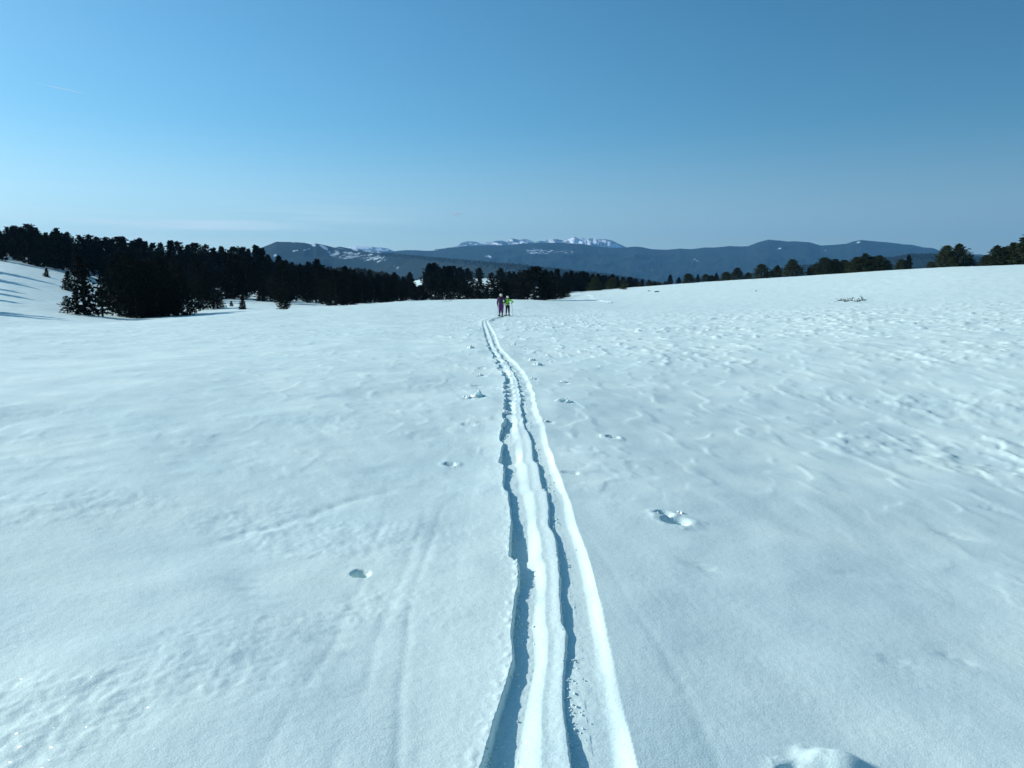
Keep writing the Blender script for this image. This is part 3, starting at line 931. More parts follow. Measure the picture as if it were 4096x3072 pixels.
# skyline of the left forest, tree by tree: (kind, u, Y, v of the top, width factor)
G_LEFT = "dark trees of the dense forest on the left hillside"
L_TOP = "black-green tree whose top stands out along the skyline of the left forest"
L_FILL = "black-green tree in the dense mass of the left forest, below the skyline"
sky_left = [('pine', 4, 200, 231, 1.2), ('pine', 12, 205, 227.5, 1.2), ('round', 19, 200, 226, 1.0), ('round', 32, 200, 225, 1.25), ('pine', 41, 205, 230, 1.1),
            ('spruce', 50, 205, 232.7, 1.2), ('pine', 60, 200, 229, 1.0), ('pine', 71, 200, 233, 1.1), ('pine', 82.7, 205, 236, 1.1), ('round', 92.5, 205, 236, 1.0),
            ('pine', 100, 210, 238, 1.1), ('round', 108, 210, 238.6, 1.0), ('round', 120, 205, 237.4, 1.1), ('pine', 127, 215, 238, 1.1), ('pine', 135, 205, 242, 1.1), ('spruce', 139, 210, 240, 1.3),
            ('spruce', 143.5, 210, 239.4, 1.2), ('pine', 155, 215, 244, 1.2), ('pine', 163, 215, 244, 1.1), ('spruce', 173, 215, 241.6, 1.3), ('round', 180, 220, 243, 1.0),
            ('pine', 189, 220, 246, 1.1), ('round', 198, 215, 243.7, 1.1), ('open', 208, 220, 245, 1.0), ('spruce', 216, 225, 248.5, 1.3), ('pine', 224, 220, 247.7, 1.2),
            ('round', 235.5, 225, 248, 1.2), ('spruce', 245, 225, 248, 1.4), ('pine', 250, 230, 250, 1.0), ('spruce', 257, 200, 246.5, 1.1), ('spruce', 263, 200, 249, 1.2),
            ('pine', 269, 225, 255.6, 1.1), ('pine', 280, 225, 256.8, 1.1), ('pine', 287, 230, 260.8, 1.1), ('pine', 293, 240, 263, 1.1), ('pine', 301, 235, 264.5, 1.1), ('spruce', 308.5, 220, 262.5, 1.3),
            ('spruce', 317, 190, 260, 1.5), ('pine', 323, 200, 266, 1.2), ('pine', 329, 210, 269.4, 1.1), ('spruce', 346, 210, 266.7, 1.2), ('pine', 354, 210, 270.4, 1.2),
            ('spruce', 370, 215, 271, 1.2), ('pine', 378, 220, 274.5, 1.2), ('round', 387, 225, 274.8, 1.1), ('pine', 394.5, 225, 273, 1.0), ('pine', 403, 215, 277, 1.0),
            ('pine', 362, 220, 272.5, 1.2), ('pine', 148, 220, 242.5, 1.1), ('pine', 114, 215, 240, 1.1), ('pine', 26, 195, 228, 1.1), ('pine', 36, 205, 227, 1.1)]
UNIQUE_LEFT = {257: "tall thin spruce poking above the left forest beside the distant mountain",
               317: "tall dark spruce in front of the snow-patched mountain at the forest's right slope",
               32: "broad rounded treetop forming the highest hump of the forest, far left",
               60: "separate treetop just right of the highest hump of the far left forest",
               173: "pointed treetop in the middle of the left forest skyline"}
for k, u, Y, vt, w in sky_left:
    if u in UNIQUE_LEFT:
        put_tree(k, u, Y, vt, w=w, label=UNIQUE_LEFT[u])
    else:
        put_tree(k, u, Y, vt, w=w, label=L_TOP, group=G_LEFT)

# stand on the middle left, the trees that meet the near snow edge
front = [('spruce', 83, 78, 257, 1.15, "tall spruce at the near left edge of the forest, standing out on the open snow"),
         ('open', 66, 76, 296, 1.5, "low spreading pine with horizontal boughs, leftmost of the near trees"),
         ('open', 101, 80, 278, 1.2, "short gappy pine right of the tall spruce, snow showing through its boughs"),
         ('pine', 128, 86, 255, 1.15, "broad black pine behind the near snow edge, right of the gappy pine"),
         ('round', 146, 88, 262, 1.0, "dense black pine in the middle of the near left clump"),
         ('pine', 163, 92, 259, 1.05, "dense black pine near the right end of the near left clump"),
         ('round', 181, 88, 277, 0.95, "lower black pine closing the right end of the near left clump"),
         ('pine', 115, 92, 262, 1.0, "black pine squeezed between the gappy pine and the broad pine"),
         ('spruce', 68.5, 118, 271, 1.5, "small lone spruce on the open slope left of the tall spruce"),
         ('spruce', 47.5, 138, 268, 1.6, "tiny spruce on the upper left slope below the forest edge"),
         ('spruce', 242, 99, 296.3, 1.4, "small lone spruce on the sunlit strip in front of the left forest"),
         ('pine', 230.7, 112, 302, 1.2, "tiny pine on the snow strip left of the small lone spruce"),
         ('round', 283.5, 100, 291.5, 1.0, "bushy small pine on the snow edge with shadow to its right"),
         ('round', 336, 128, 270, 1.05, "large dark pine whose base meets the snow edge left of centre"),
         ('pine', 322, 140, 276, 1.1, "dark pine touching the left side of the large snow-edge pine"),
         ('round', 216, 106, 290, 1.1, "dark low pine left of the snow strip"),
         ('spruce', 262, 140, 276, 1.3, "slender dark spruce behind the snow strip"),
         ('pine', 202, 105, 277, 1.1, "dark pine at the left end of the snow strip"), ]
front += [('round', 135, 84, 283, 1.0, "low black pine filling the foot of the near left clump, left half"),
          ('round', 156, 86, 284, 1.1, "low black pine filling the foot of the near left clump, middle"),
          ('round', 172, 90, 286, 1.0, "low black pine filling the foot of the near left clump, right half"),
          ('round', 350, 132, 284, 1.1, "low black pine at the right foot of the large snow-edge pine")]
for k, u, Y, vt, w, lab in front:
    put_tree(k, u, Y, vt, w=w, label=lab)

# centre: trees on and before the snowy knoll
centre = [('round', 479, 296, 267.8, 1.05, "lone round pine on top of the small snowy knoll", False),
          ('pine', 430, 238, 264.3, 1.2, "high left treetop of the centre clump", False),
          ('pine', 434.7, 240, 263.8, 1.2, "highest treetop of the centre clump left of the knoll", False),
          ('pine', 445, 236, 267, 1.1, None, False), ('spruce', 449, 238, 266.2, 1.4, None, False), ('pine', 454, 235, 266.6, 1.1, None, False),
          ('pine', 460, 230, 268, 1.1, None, False), ('pine', 467.5, 225, 269, 1.2, "dark pine at the right end of the centre clump, against the knoll's snow", False),
          ('pine', 439.5, 225, 268.5, 1.2, None, False), 
          ('pine', 410, 262, 272.4, 1.1, "small dark treetop between the two bright snow patches", False),
          ('round', 410, 205, 281.5, 1.2, None, False), ('round', 422, 190, 286.5, 1.1, None, False), ('pine', 432, 180, 279, 1.2, None, False),
          ('round', 443, 172, 283, 1.2, None, False), ('pine', 453, 168, 280, 1.2, None, False), ('round', 463, 160, 284.5, 1.1, "greyish bushy pine at the snow edge, left of the two skiers", True),
          ('round', 398, 175, 287, 1.2, None, False), ('pine', 387, 165, 281, 1.2, None, False), ('pine', 374, 160, 279, 1.2, None, False), ('round', 362, 150, 278, 1.1, None, False),
          ('pine', 479.5, 185, 278, 1.05, "mid-height pine in front of the knoll's snow, left of the skiers", False),
          ('open', 491, 150, 273.6, 1.2, "large ragged pine directly behind the two skiers", True),
          ('round', 503, 152, 279.5, 1.0, "broad dark pine joined to the right of the ragged pine", False),
          ('pine', 500.5, 262, 268.4, 1.15, "dark treetop on the knoll behind the ragged pine", False),
          ('round', 478, 150, 289.5, 1.0, "low bushy pine at the left foot of the ragged pine", True),
          ('pine', 509, 255, 271.6, 1.1, None, False), ('pine', 514, 250, 272, 1.0, None, False), ('pine', 519, 240, 273, 1.0, None, False),
          ('pine', 525, 225, 271, 1.1, None, False), ('round', 517, 165, 286, 1.0, "low pale-edged pine between the skiers and the big round pine", True),
          ('pine', 414, 180, 284.5, 1.2, None, False), ('round', 420, 175, 285.5, 1.1, None, False), ('pine', 404, 185, 285, 1.2, None, False), ('pine', 512, 200, 281, 1.2, None, False), ('round', 507, 195, 284, 1.1, None, False), ('pine', 522, 190, 279, 1.2, None, False), ('round', 496, 200, 288, 1.1, None, False), ('pine', 486, 165, 288, 1.1, None, False), ('pine', 470, 170, 287, 1.1, None, False), ('round', 551, 165, 284, 1.0, None, False),
          ('round', 534, 146, 267.0, 1.42, "big dense round pine right of the skiers, the largest crown at centre", False),
          ('pine', 546, 235, 270.2, 1.1, None, False), ('pine', 551, 225, 271.5, 1.1, None, False), ('spruce', 557, 215, 269.5, 1.4, "pointed dark treetop right of the big round pine", False),
          ('pine', 545, 178, 277, 1.0, None, False), ('pine', 562, 185, 279, 1.0, "dark tree on the right shoulder of the big round pine", False), ]
G_CEN = "dark trees of the wood at the middle of the picture"
for k, u, Y, vt, w, lab, ol in centre:
    if lab:
        put_tree(k, u, Y, vt, w=w, olive=ol, label=lab)
    else:
        put_tree(k, u, Y, vt, w=w, olive=ol, label="dark tree crowded into the wood at the centre, behind the snow edge", group=G_CEN)

# wood dropping away to the right of centre
G_RC = "dark trees of the wood descending right of centre"
rc = [(566, 255, 272.3), (571, 240, 271.2), (576, 250, 273), (581.5, 255, 271.6), (586.5, 260, 273), (592.5, 265, 274), (598, 270, 274.3), (604, 275, 275.5), (612.5, 260, 274.6), (617, 275, 276.4),
      (623, 280, 277.2), (630, 285, 277.2), (636, 290, 278.8), (642, 285, 279.4), (649, 290, 279.8), (655, 300, 281.6), (609, 270, 277), (588, 245, 277), (628, 262, 280.5), (637, 268, 281.5),
      (573, 225, 278), (582, 225, 279.5), (606, 240, 280), (617, 245, 281), (566, 215, 280)]
for i, (u, Y, vt) in enumerate(rc):
    put_tree(('pine', 'spruce', 'pine', 'round')[i % 4], u, Y, vt, w=1.35 if i % 4 == 1 else 1.25, label="dark tree in the wood whose tops step down right of centre", group=G_RC)
for k, u, Y, vt, w, lab, ol in [
        ('round', 595.5, 222, 276.4, 1.15, "rounded pine at the front of the descending wood, on the snow edge", True),
        ('round', 612, 232, 277.5, 1.25, "wide pine beside the rounded one at the front of the descending wood", True),
        ('pine', 623.7, 205, 279.4, 1.2, "tall-stemmed pine standing out on the snow with shadow to its right", True),
        ('pine', 560.5, 168, 283.5, 1.0, "olive pine at the edge of the snow, right of the big round pine", True),
        ('open', 554, 158, 287.5, 1.2, "small ragged pine with bare lower branches, right of the big round pine", True),
        ('round', 566.5, 176, 288, 0.9, "low olive pine beside the faint curved track", True),
        ('round', 640, 245, 281.5, 1.0, "short bushy pine near the end of the descending wood", True),
        ('round', 649.5, 250, 281.3, 1.0, "last bushy pine at the right end of the descending wood", True),
        ('round', 659, 255, 282.2, 1.1, "tiny pine alone in the gap between wood and right slope", True),
        ('round', 665.5, 240, 281.2, 1.1, "tiny pine touching the left foot of the slope row", True),
        ('pine', 670, 232, 274.8, 1.15, "tall leftmost pine of the row on the right slope", False),
        ('pine', 678.5, 232, 277, 1.4, "second small pine of the slope row, pointed", False),
        ('round', 688.5, 212, 273.6, 1.15, "fuller pine standing in front of the slope skyline with a small snow hump", True),
        ('pine', 697.5, 225, 274.4, 1.2, "dark upright pine right of the fuller one on the slope row", False),
        ('round', 705.5, 228, 274.2, 1.1, "flat-topped wide pine in the left part of the slope row", True),
        ('round', 711, 230, 275.4, 1.0, "small low pine squeezed in the left part of the slope row", True),
        ('pine', 716, 226, 272.8, 1.2, "pointed small pine in the left part of the slope row", False),
        ('round', 725.5, 222, 271.9, 1.1, "dark twin-topped pine left of the taller slope tree", True),
        ('pine', 736.5, 220, 267.9, 1.35, "taller conical pine in the left half of the slope row", True),
        ('round', 748, 222, 272.4, 1.0, "small round pine between two taller slope trees", True),
        ('round', 761, 214, 264.3, 1.0, "broad conical pine on the slope skyline, under the far hill's saddle", True),
        ('pine', 776, 212, 265.7, 1.25, "smaller pointed pine between two broad slope trees", True),
        ('pine', 791.5, 208, 259.6, 1.3, "tallest single pine in the middle of the slope row", True),
        ('round', 808.5, 212, 267.5, 1.0, "low dark pine left of the wide slope group", False),
        ('round', 815, 208, 263.8, 1.0, "rising shoulder pine of the wide slope group", True),
        ('round', 823, 204, 257.8, 0.95, "highest pine of the wide slope group", True),
        ('round', 834, 204, 259.4, 1.0, "middle pine of the wide slope group", True),
        ('round', 842.5, 203, 260, 1.0, "right end pine of the wide slope group", True),
        ('round', 856, 198, 257, 1.0, "left pine of the olive group near the branch on the snow", True),
        ('pine', 863.5, 197, 253.8, 1.2, "highest pointed pine of the olive group", True),
        ('round', 871.5, 197, 256.6, 1.0, "middle pine of the olive group", True),
        ('round', 878, 196, 255.6, 1.0, "right pine of the olive group", True),
        ('round', 885, 196, 260.5, 0.9, "low dark pine ending the olive group on the right", True),
        ('round', 899.5, 192, 259.5, 0.9, "left half of the small two-tree group on the slope", True),
        ('pine', 907, 191, 254.8, 1.0, "taller right half of the small two-tree group", False),
        ('round', 929.5, 184, 261.5, 1.1, "little bush-like pine left of the big right-hand pine", True),
        ('round', 944, 182, 246.2, 0.85, "left crown of the big pine pair on the right skyline", True),
        ('pine', 956.5, 181, 244.4, 1.15, "right crown of the big pine pair on the right skyline", True),
        ('round', 968.5, 181, 257.5, 0.9, "low pine at the right foot of the big pine pair", True),
        ('round', 984, 176, 255, 1.0, "lower left pine of the wood at the right edge", True),
        ('pine', 994, 174, 245.8, 1.15, "first rising treetop of the wood at the right edge", True),
        ('round', 1001, 174, 247, 1.0, "rounded treetop of the wood at the right edge", True),
        ('pine', 1010, 173, 243, 1.2, "twin-pointed tree near the right edge of the picture", True),
        ('round', 1018, 172, 243.5, 1.0, "dense pine close to the right edge of the picture", True),
        ('pine', 1025, 170, 235.5, 1.3, "tallest pine, cut by the right edge of the picture", True),
        ('round', 1040, 170, 238, 1.2, None, True), ('pine', 1058, 170, 234, 1.2, None, True)]:
    put_tree(k, u, Y, vt, w=w, olive=ol, label=lab or "pine just outside the right edge of the picture", group=None if lab else "pines outside the right edge", sink=0.0)

# off the left edge: trees that throw the long shadows across the slope
for u, Y, h, w in ((-50, 92, 5.5, 1.0), (-64, 100, 6.5, 1.0), (-34, 112, 5.5, 1.1), (-90, 84, 7.0, 1.0), (-30, 64, 4.6, 0.9), (-46, 68, 5.5, 0.9), (-75, 118, 7, 1.1), (-20, 128, 6.5, 1.1), (-100, 105, 7, 1.1)):
    put_tree('pine', u, Y, h=h, w=w, label="pine beyond the left edge that shades the slope", group="pines beyond the left edge")

# fill of the left forest
sl_u = np.array([s[1] for s in sorted(sky_left, key=lambda q: q[1])] + [410, 419, 427, 434, 445, 454, 460, 467, 471], float)
sl_v = np.array([s[3] for s in sorted(sky_left, key=lambda q: q[1])] + [281, 268, 264, 264, 267, 266.6, 268, 269, 280], float)
o_ = np.argsort(sl_u); sl_u, sl_v = sl_u[o_], sl_v[o_]
fr = random.Random(5)
cells = [(x / y, y) for x, y, h in TREES]
n_fill, tries = 0, 0
while n_fill < 150 and tries < 12000:
    tries += 1
    u = fr.uniform(-22, 402)
    ymin = np.interp(u, [-22, 55, 118, 135, 196, 275, 282, 320, 402], [158, 168, 152, 104, 124, 128, 128, 142, 150])
    Y = fr.uniform(ymin, ymin + 105) if fr.random() < 0.8 else fr.uniform(ymin, 240)
    a = ray(u, 290)[0]
    x = a * Y
    if any(math.hypot(x - tx, (Y - ty) * 0.8) < 2.6 for tx, ty, _ in TREES):
        continue
    h = fr.uniform(4.8, 8.2)
    z = float(base_height(x, Y))
    lim = np.interp(u, sl_u, sl_v) + fr.uniform(2.0, 6.0)
    if 395 < u < 405:
        lim = max(lim, 285)
    hmax = ray(u, lim)[1] * Y - z
    h = min(h, hmax)
    if h < 2.4:
        continue
    if 90 < u < 122 and 100 < Y < 150:
        continue
    put_tree(fr.choice(['pine', 'pine', 'round', 'spruce']), u, Y, h=h, w=fr.uniform(0.95, 1.25), label=L_FILL, group=G_LEFT)
    n_fill += 1
print("trees", len(TREES))

# ------------------------------------------------------------------ small things lying on the snow
def snow_lump(seed, rx, ry, h, spike=0.5):
    """a broken crust lump: one closed, jagged mass"""
    nr, nc = 12, 30
    a = np.linspace(0, 2 * math.pi, nc, endpoint=False)
    s = np.linspace(0, 1, nr)[:, None] * np.ones((1, nc))
    A = a[None, :] * np.ones((nr, 1))
    edge = 1 + 0.35 * noise2(np.cos(A) * 1.7 + seed, np.sin(A) * 1.7, seed)
    X = s * np.cos(A) * rx * edge; Y = s * np.sin(A) * ry * edge
    n = fbm(np.cos(A) * s * 1.8 + seed * 3.1, np.sin(A) * s * 1.8, seed + 2, 3)
    n2_ = noise2(X / (rx * 0.28) + seed, Y / (ry * 0.28), seed + 5)
    Z = h * (1 - s ** 3) * (0.45 + spike * 1.5 * np.maximum(n, -0.2) + 0.28 * n2_) - 0.02 * s ** 2
    Z[-1] = -0.05
    return grid_mesh("snow_lump", X[::-1], Y[::-1], Z[::-1], close=True)


lumps = [(471.5, 348.5, .17, .12, .17, "small upright snow lump left of the track, farthest lump on the left", 0.9),
         (477, 348.8, .10, .08, .05, "low snow crumb beside the farthest upright lump", 0.5),
         (480, 366.5, .13, .12, .07, "low snow lump left of the track where it narrows", 0.5),
         (480, 375, .13, .1, .08, "pale snow lump left of the track, just above the crown-shaped one", 0.6),
         (474.7, 384, .22, .12, .05, "wide flat snow lump left of the track", 0.7),
         (467.5, 398, .18, .12, .09, "ragged snow lump at the left foot of the crown-shaped one", 0.8),
         (478.6, 396.8, .19, .14, .17, "crown-shaped broken snow block standing left of the track", 0.7),
         (513.5, 344.3, .14, .1, .12, "snow lump right of the far track bend", 0.8),
         (504.5, 345.6, .09, .08, .06, "tiny snow crumb touching the far bend", 0.6),
         (532, 359.6, .16, .15, .17, "round standing snow ball right of the track", 0.25),
         (537.6, 365, .22, .14, .12, "spiky snow lump below the round snow ball", 0.9),
         (524, 348.6, .14, .10, .07, "small broken snow lump right of the far bend", 0.8),
         (549.4, 358.8, .15, .1, .05, "thin snow flake right of the round snow ball", 0.8),
         (563, 382.6, .19, .13, .07, "flat snow slab right of the track", 0.3),
         (564, 404.3, .24, .16, .13, "heaped snow chunks right of the track, biggest heap on that side", 0.8),
         (532.4, 379.5, .15, .1, .06, "low crumbs of snow on the right rim of the track", 0.8),
         (502, 388, .14, .1, .07, "snow crumb on the left rim of the track", 0.8),
         (546, 421, .09, .12, .05, "little snow lump right of the track above the wide bend", 0.8),
         (613.5, 436.5, .13, .12, .07, "snow lump with a pressed hole beside it, right of the track", 0.8),
         (453, 463.5, .10, .07, .035, "small crumbs beside the pole hole left of the track", 0.8),
         (672, 523, .10, .06, .055, "broken snow lump beside the deep pole hole at right", 0.8),
         (657, 516.5, .06, .05, .04, "small crust piece left of the deep pole hole", 0.8),
         (681, 515, .07, .05, .05, "curled crust piece above the deep pole hole", 0.9),
         (505, 413, .09, .12, .07, "broken crust block on the left wall of the track", 0.7),
         (506, 424, .08, .09, .06, "fallen crust block lower on the left wall of the track", 0.7)]
for i, (u, v, rx, ry, h, lab, spk) in enumerate(lumps):
    p = ground(u, v)
    m = snow_lump(400 + i * 7, rx * 0.62, ry * 0.62, h * 0.62, spk)
    o = mesh_obj("snow_lump", m, M_LOOSE, label=lab, category="snow lump")
    o.location = (p.x, p.y, float(snow_z(p.x, p.y)[0]) - 0.004)

# crumbs spilled in and along the grooves
def crumbs():
    rng = np.random.default_rng(31)
    co, fa = [], []
    ico = bmesh.new(); bmesh.ops.create_icosphere(ico, subdivisions=1, radius=1.0)
    iv = np.array([v.co[:] for v in ico.verts]); ifa = [[v.index for v in f.verts] for f in ico.faces]
    ico.free()
    spots = []
    for k in range(1500):
        y = math.exp(rng.uniform(math.log(2.3), math.log(16)))
        which = rng.random()
        L = float(smooth_interp(np.array([y]), _ty, _tl)[0]); M = float(smooth_interp(np.array([y]), _ty, _tm)[0]); Rr = float(smooth_interp(np.array([y]), _ty, _tr)[0])
        cl = noise2(np.array([y * 0.9]), np.array([which > 0.5]) * 5.0, 141)[0]
        if rng.random() > 0.25 + 1.6 * max(0, cl):
            continue
        if which < 0.25: x = L + abs(rng.normal(0.012, 0.015))
        elif which < 0.55: x = L + abs(rng.normal(0.02, 0.03))
        else: x = M + abs(rng.normal(0.02, 0.04))
        spots.append((x, y, rng.uniform(0.002, 0.0065) * (1 + 0.08 * y)))
    sx = np.array([s[0] for s in spots]); sy = np.array([s[1] for s in spots])
    sz = snow_z(sx, sy)
    for (x, y, r), z in zip(spots, sz):
        b = len(co)
        j = 1 + rng.uniform(-0.35, 0.35, (len(iv), 1))
        pts = iv * j * r * np.array([1, 1, 0.8]) + np.array([x, y, z + r * 0.3])
        co += pts.tolist()
        fa += [[b + q for q in f] for f in ifa]
    mesh_obj("snow_crumbs", tri_mesh("snow_crumbs", co, fa, smooth=True), M_SNOW, kind="stuff", label="loose snow crumbs spilled along the two grooves of the track", category="snow")


crumbs()

# faint curved track on the far slope
def far_track():
    pts = [(610.2, 303.2), (609.8, 302.6), (606, 301.7), (600, 301.0), (595.5, 299.9), (593, 298.6), (592.8, 297.2), (590, 296.0), (587, 295.0)]
    W = [ground(u, v) for u, v in pts]
    P = []
    for k in range(len(W) - 1):
        for q in range(8):
            P.append(W[k].lerp(W[k + 1], q / 8))
    P.append(W[-1])
    rows = []
    offs = [(-0.5, 0), (-0.3, 0.03), (-0.22, 0.03), (-0.08, 0.0), (0.08, 0.0), (0.16, 0.07), (0.26, 0.06), (0.5, 0)]
    X, Y, Z = [], [], []
    for k, p in enumerate(P):
        d = (P[min(k + 1, len(P) - 1)] - P[max(0, k - 1)]); d.z = 0; d.normalize()
        s = Vector((d.y, -d.x, 0))
        if s.x < 0: s = -s
        xs = [p.x + s.x * o + random.gauss(0, .03) for o, _ in offs]; ys = [p.y + s.y * o for o, _ in offs]
        zs = snow_z(np.array(xs), np.array(ys)) + np.array([h + 0.02 for _, h in offs])
        zs[0] -= 0.06; zs[-1] -= 0.06
        X.append(xs); Y.append(ys); Z.append(zs)
    mesh_obj("path", grid_mesh("path", np.array(X), np.array(Y), np.array(Z)), M_SNOW, kind="structure")


far_track()


def dead_branch(name, u0, u1, v, vtop, label, n_twigs, seed, cat="branch", rad=0.018):
    rng = random.Random(seed)
    p0, p1 = ground(u0, v), ground(u1, v)
    Yd = p0.y
    p1 = pix(u1, v, Yd); p1.z = float(base_height(p1.x, p1.y))
    c = (p0 + p1) / 2
    hgt = (v - vtop) / F * Yd
    e = empty(name, (c.x, c.y, c.z), label=label, category=cat)
    L = (p1 - p0).length
    bm = bmesh.new()
    pts = []
    n = 12
    for k in range(n + 1):
        f = k / n
        pts.append(Vector((-L / 2 + L * f, rng.gauss(0, 0.05), 0.02 + hgt * 0.22 * abs(math.sin(f * 9)) + rng.uniform(0, 0.06))))
    tube(bm, pts, [rad * 0.7 * (0.4 + 0.8 * math.sin(math.pi * (0.1 + 0.85 * k / n))) for k in range(n + 1)], 5)
    mesh_obj("stem", bm_mesh("stem", bm), M_TWIG, parent=e)
    for q in range(n_twigs):
        bt = bmesh.new()
        f = rng.choice([rng.uniform(0.12, 0.45), rng.uniform(0.72, 0.98), rng.uniform(0.1, 0.98)]) if q else 0.86
        k = min(n - 1, int(f * n))
        o = pts[k].lerp(pts[k + 1], f * n - k)
        ln = hgt * rng.uniform(0.3, 0.6) * (1.9 if q == 0 else 1)
        if q == 0:
            d = Vector((-0.35, 0, 1))
        else:
            d = Vector((rng.gauss(0, 0.9), rng.gauss(0, 0.5), rng.uniform(0.25, 1.1)))
        d.normalize()
        m1 = o + d * ln * 0.5 + Vector((rng.gauss(0, .03), rng.gauss(0, .03), rng.gauss(0, .03)))
        m2 = o + d * ln + Vector((rng.gauss(0, .06), 0, rng.gauss(0, .03)))
        tube(bt, [o, m1, m2], [rad * 0.75, rad * 0.55, rad * 0.25], 4)
        for _ in range(3):
            oo = o.lerp(m2, rng.uniform(0.3, 0.95))
            dd = Vector((rng.gauss(0, 1), rng.gauss(0, 1), rng.gauss(0.3, 0.6))).normalized() * ln * rng.uniform(0.2, 0.4)
            tube(bt, [oo, oo + dd * 0.6, oo + dd], [rad * 0.5, rad * 0.4, rad * 0.2], 4)
        mesh_obj("twig", bm_mesh("twig", bt), M_TWIG, parent=e)
    return e


dead_branch("fallen_branch", 834, 867, 303.6, 295, "dead leafless branch with upright twigs on the near crest at right", 46, 3, rad=0.030)
dead_branch("fallen_branch", 427, 439.5, 300.6, 297.8, "dark bit of fallen branch on the snow edge left of the skiers", 12, 4, rad=0.035)
dead_branch("fallen_branch", 442, 452.5, 301.6, 300.6, "thin dark stick lying flat right of the bit of branch", 2, 5, rad=0.03)


def stone(u, v, wpx, hpx, label, seed):
    p = ground(u, v)
    w = wpx / F * p.y / 2; h = hpx / F * p.y
    bm = bmesh.new()
    bmesh.ops.create_icosphere(bm, subdivisions=3, radius=1.0)
    for vt in bm.verts:
        c = vt.co
        k = 1 + 0.22 * float(noise2(c.x * 2 + seed, c.y * 2 + c.z, seed))
        vt.co = Vector((c.x * w * k, c.y * w * 1.2 * k, c.z * h * k))
    o = mesh_obj("stone", bm_mesh("stone", bm), M_ROCK, label=label, category="stone")
    o.location = (p.x, p.y, p.z)


stone(657, 292.0, 5.4, 1.0, "flat dark stone bare of snow on the far slope, larger of two", 3)
stone(649, 291.0, 3.0, 0.5, "small dark stone left of the larger flat one on the far slope", 5)
stone(756, 291.0, 1.8, 0.5, "tiny dark stone alone on the middle of the right slope", 6)
stone(829, 304.2, 1.0, 0.6, "tiny dark stone at the left tip of the dead branch", 7)

# ------------------------------------------------------------------ the two skiers
def skin_mesh(name, verts, edges, radii, subdiv=1, root=0):
    m = bpy.data.meshes.new(name + "_cage")
    m.from_pydata([tuple(v) for v in verts], edges, [])
    o = bpy.data.objects.new(name + "_cage", m)
    COL.objects.link(o)
    md = o.modifiers.new("skin", 'SKIN')
    md.use_smooth_shade = True
    for i, r in enumerate(radii):
        sv = m.skin_vertices[0].data[i]
        rr = r if isinstance(r, tuple) else (r, r)
        sv.radius = rr
        sv.use_root = (i == root)
    if subdiv:
        sb = o.modifiers.new("sub", 'SUBSURF'); sb.levels = subdiv; sb.render_levels = subdiv
    dg = bpy.context.evaluated_depsgraph_get()
    me = bpy.data.meshes.new_from_object(o.evaluated_get(dg))
    me.name = name
    bpy.data.objects.remove(o)
    bpy.data.meshes.remove(m)
    return me


M_SKIN = simple_mat("face_skin", (0.45, 0.27, 0.20), 0.6)
M_CAPW = simple_mat("white_knit", (0.78, 0.76, 0.72), 0.9, 0.08, 60)
M_PURPLE = simple_mat("purple_cloth", (0.075, 0.020, 0.105), 0.75, 0.25, 6)
M_PURPLE2 = simple_mat("purple_trouser_cloth", (0.13, 0.025, 0.15), 0.7, 0.25, 6)
M_BLACK = simple_mat("black_cloth", (0.018, 0.02, 0.024), 0.75)
M_GREEN = simple_mat("neon_green_cloth", (0.36, 1.0, 0.03), 0.65, 0.08, 6)
M_POLE = simple_mat("grey_metal", (0.16, 0.17, 0.18), 0.4, 0.1, 8, 0.6)
M_SKI = simple_mat("ski_top", (0.10, 0.10, 0.11), 0.4)
M_HAIR = simple_mat("brown_hair", (0.05, 0.03, 0.02), 0.8)


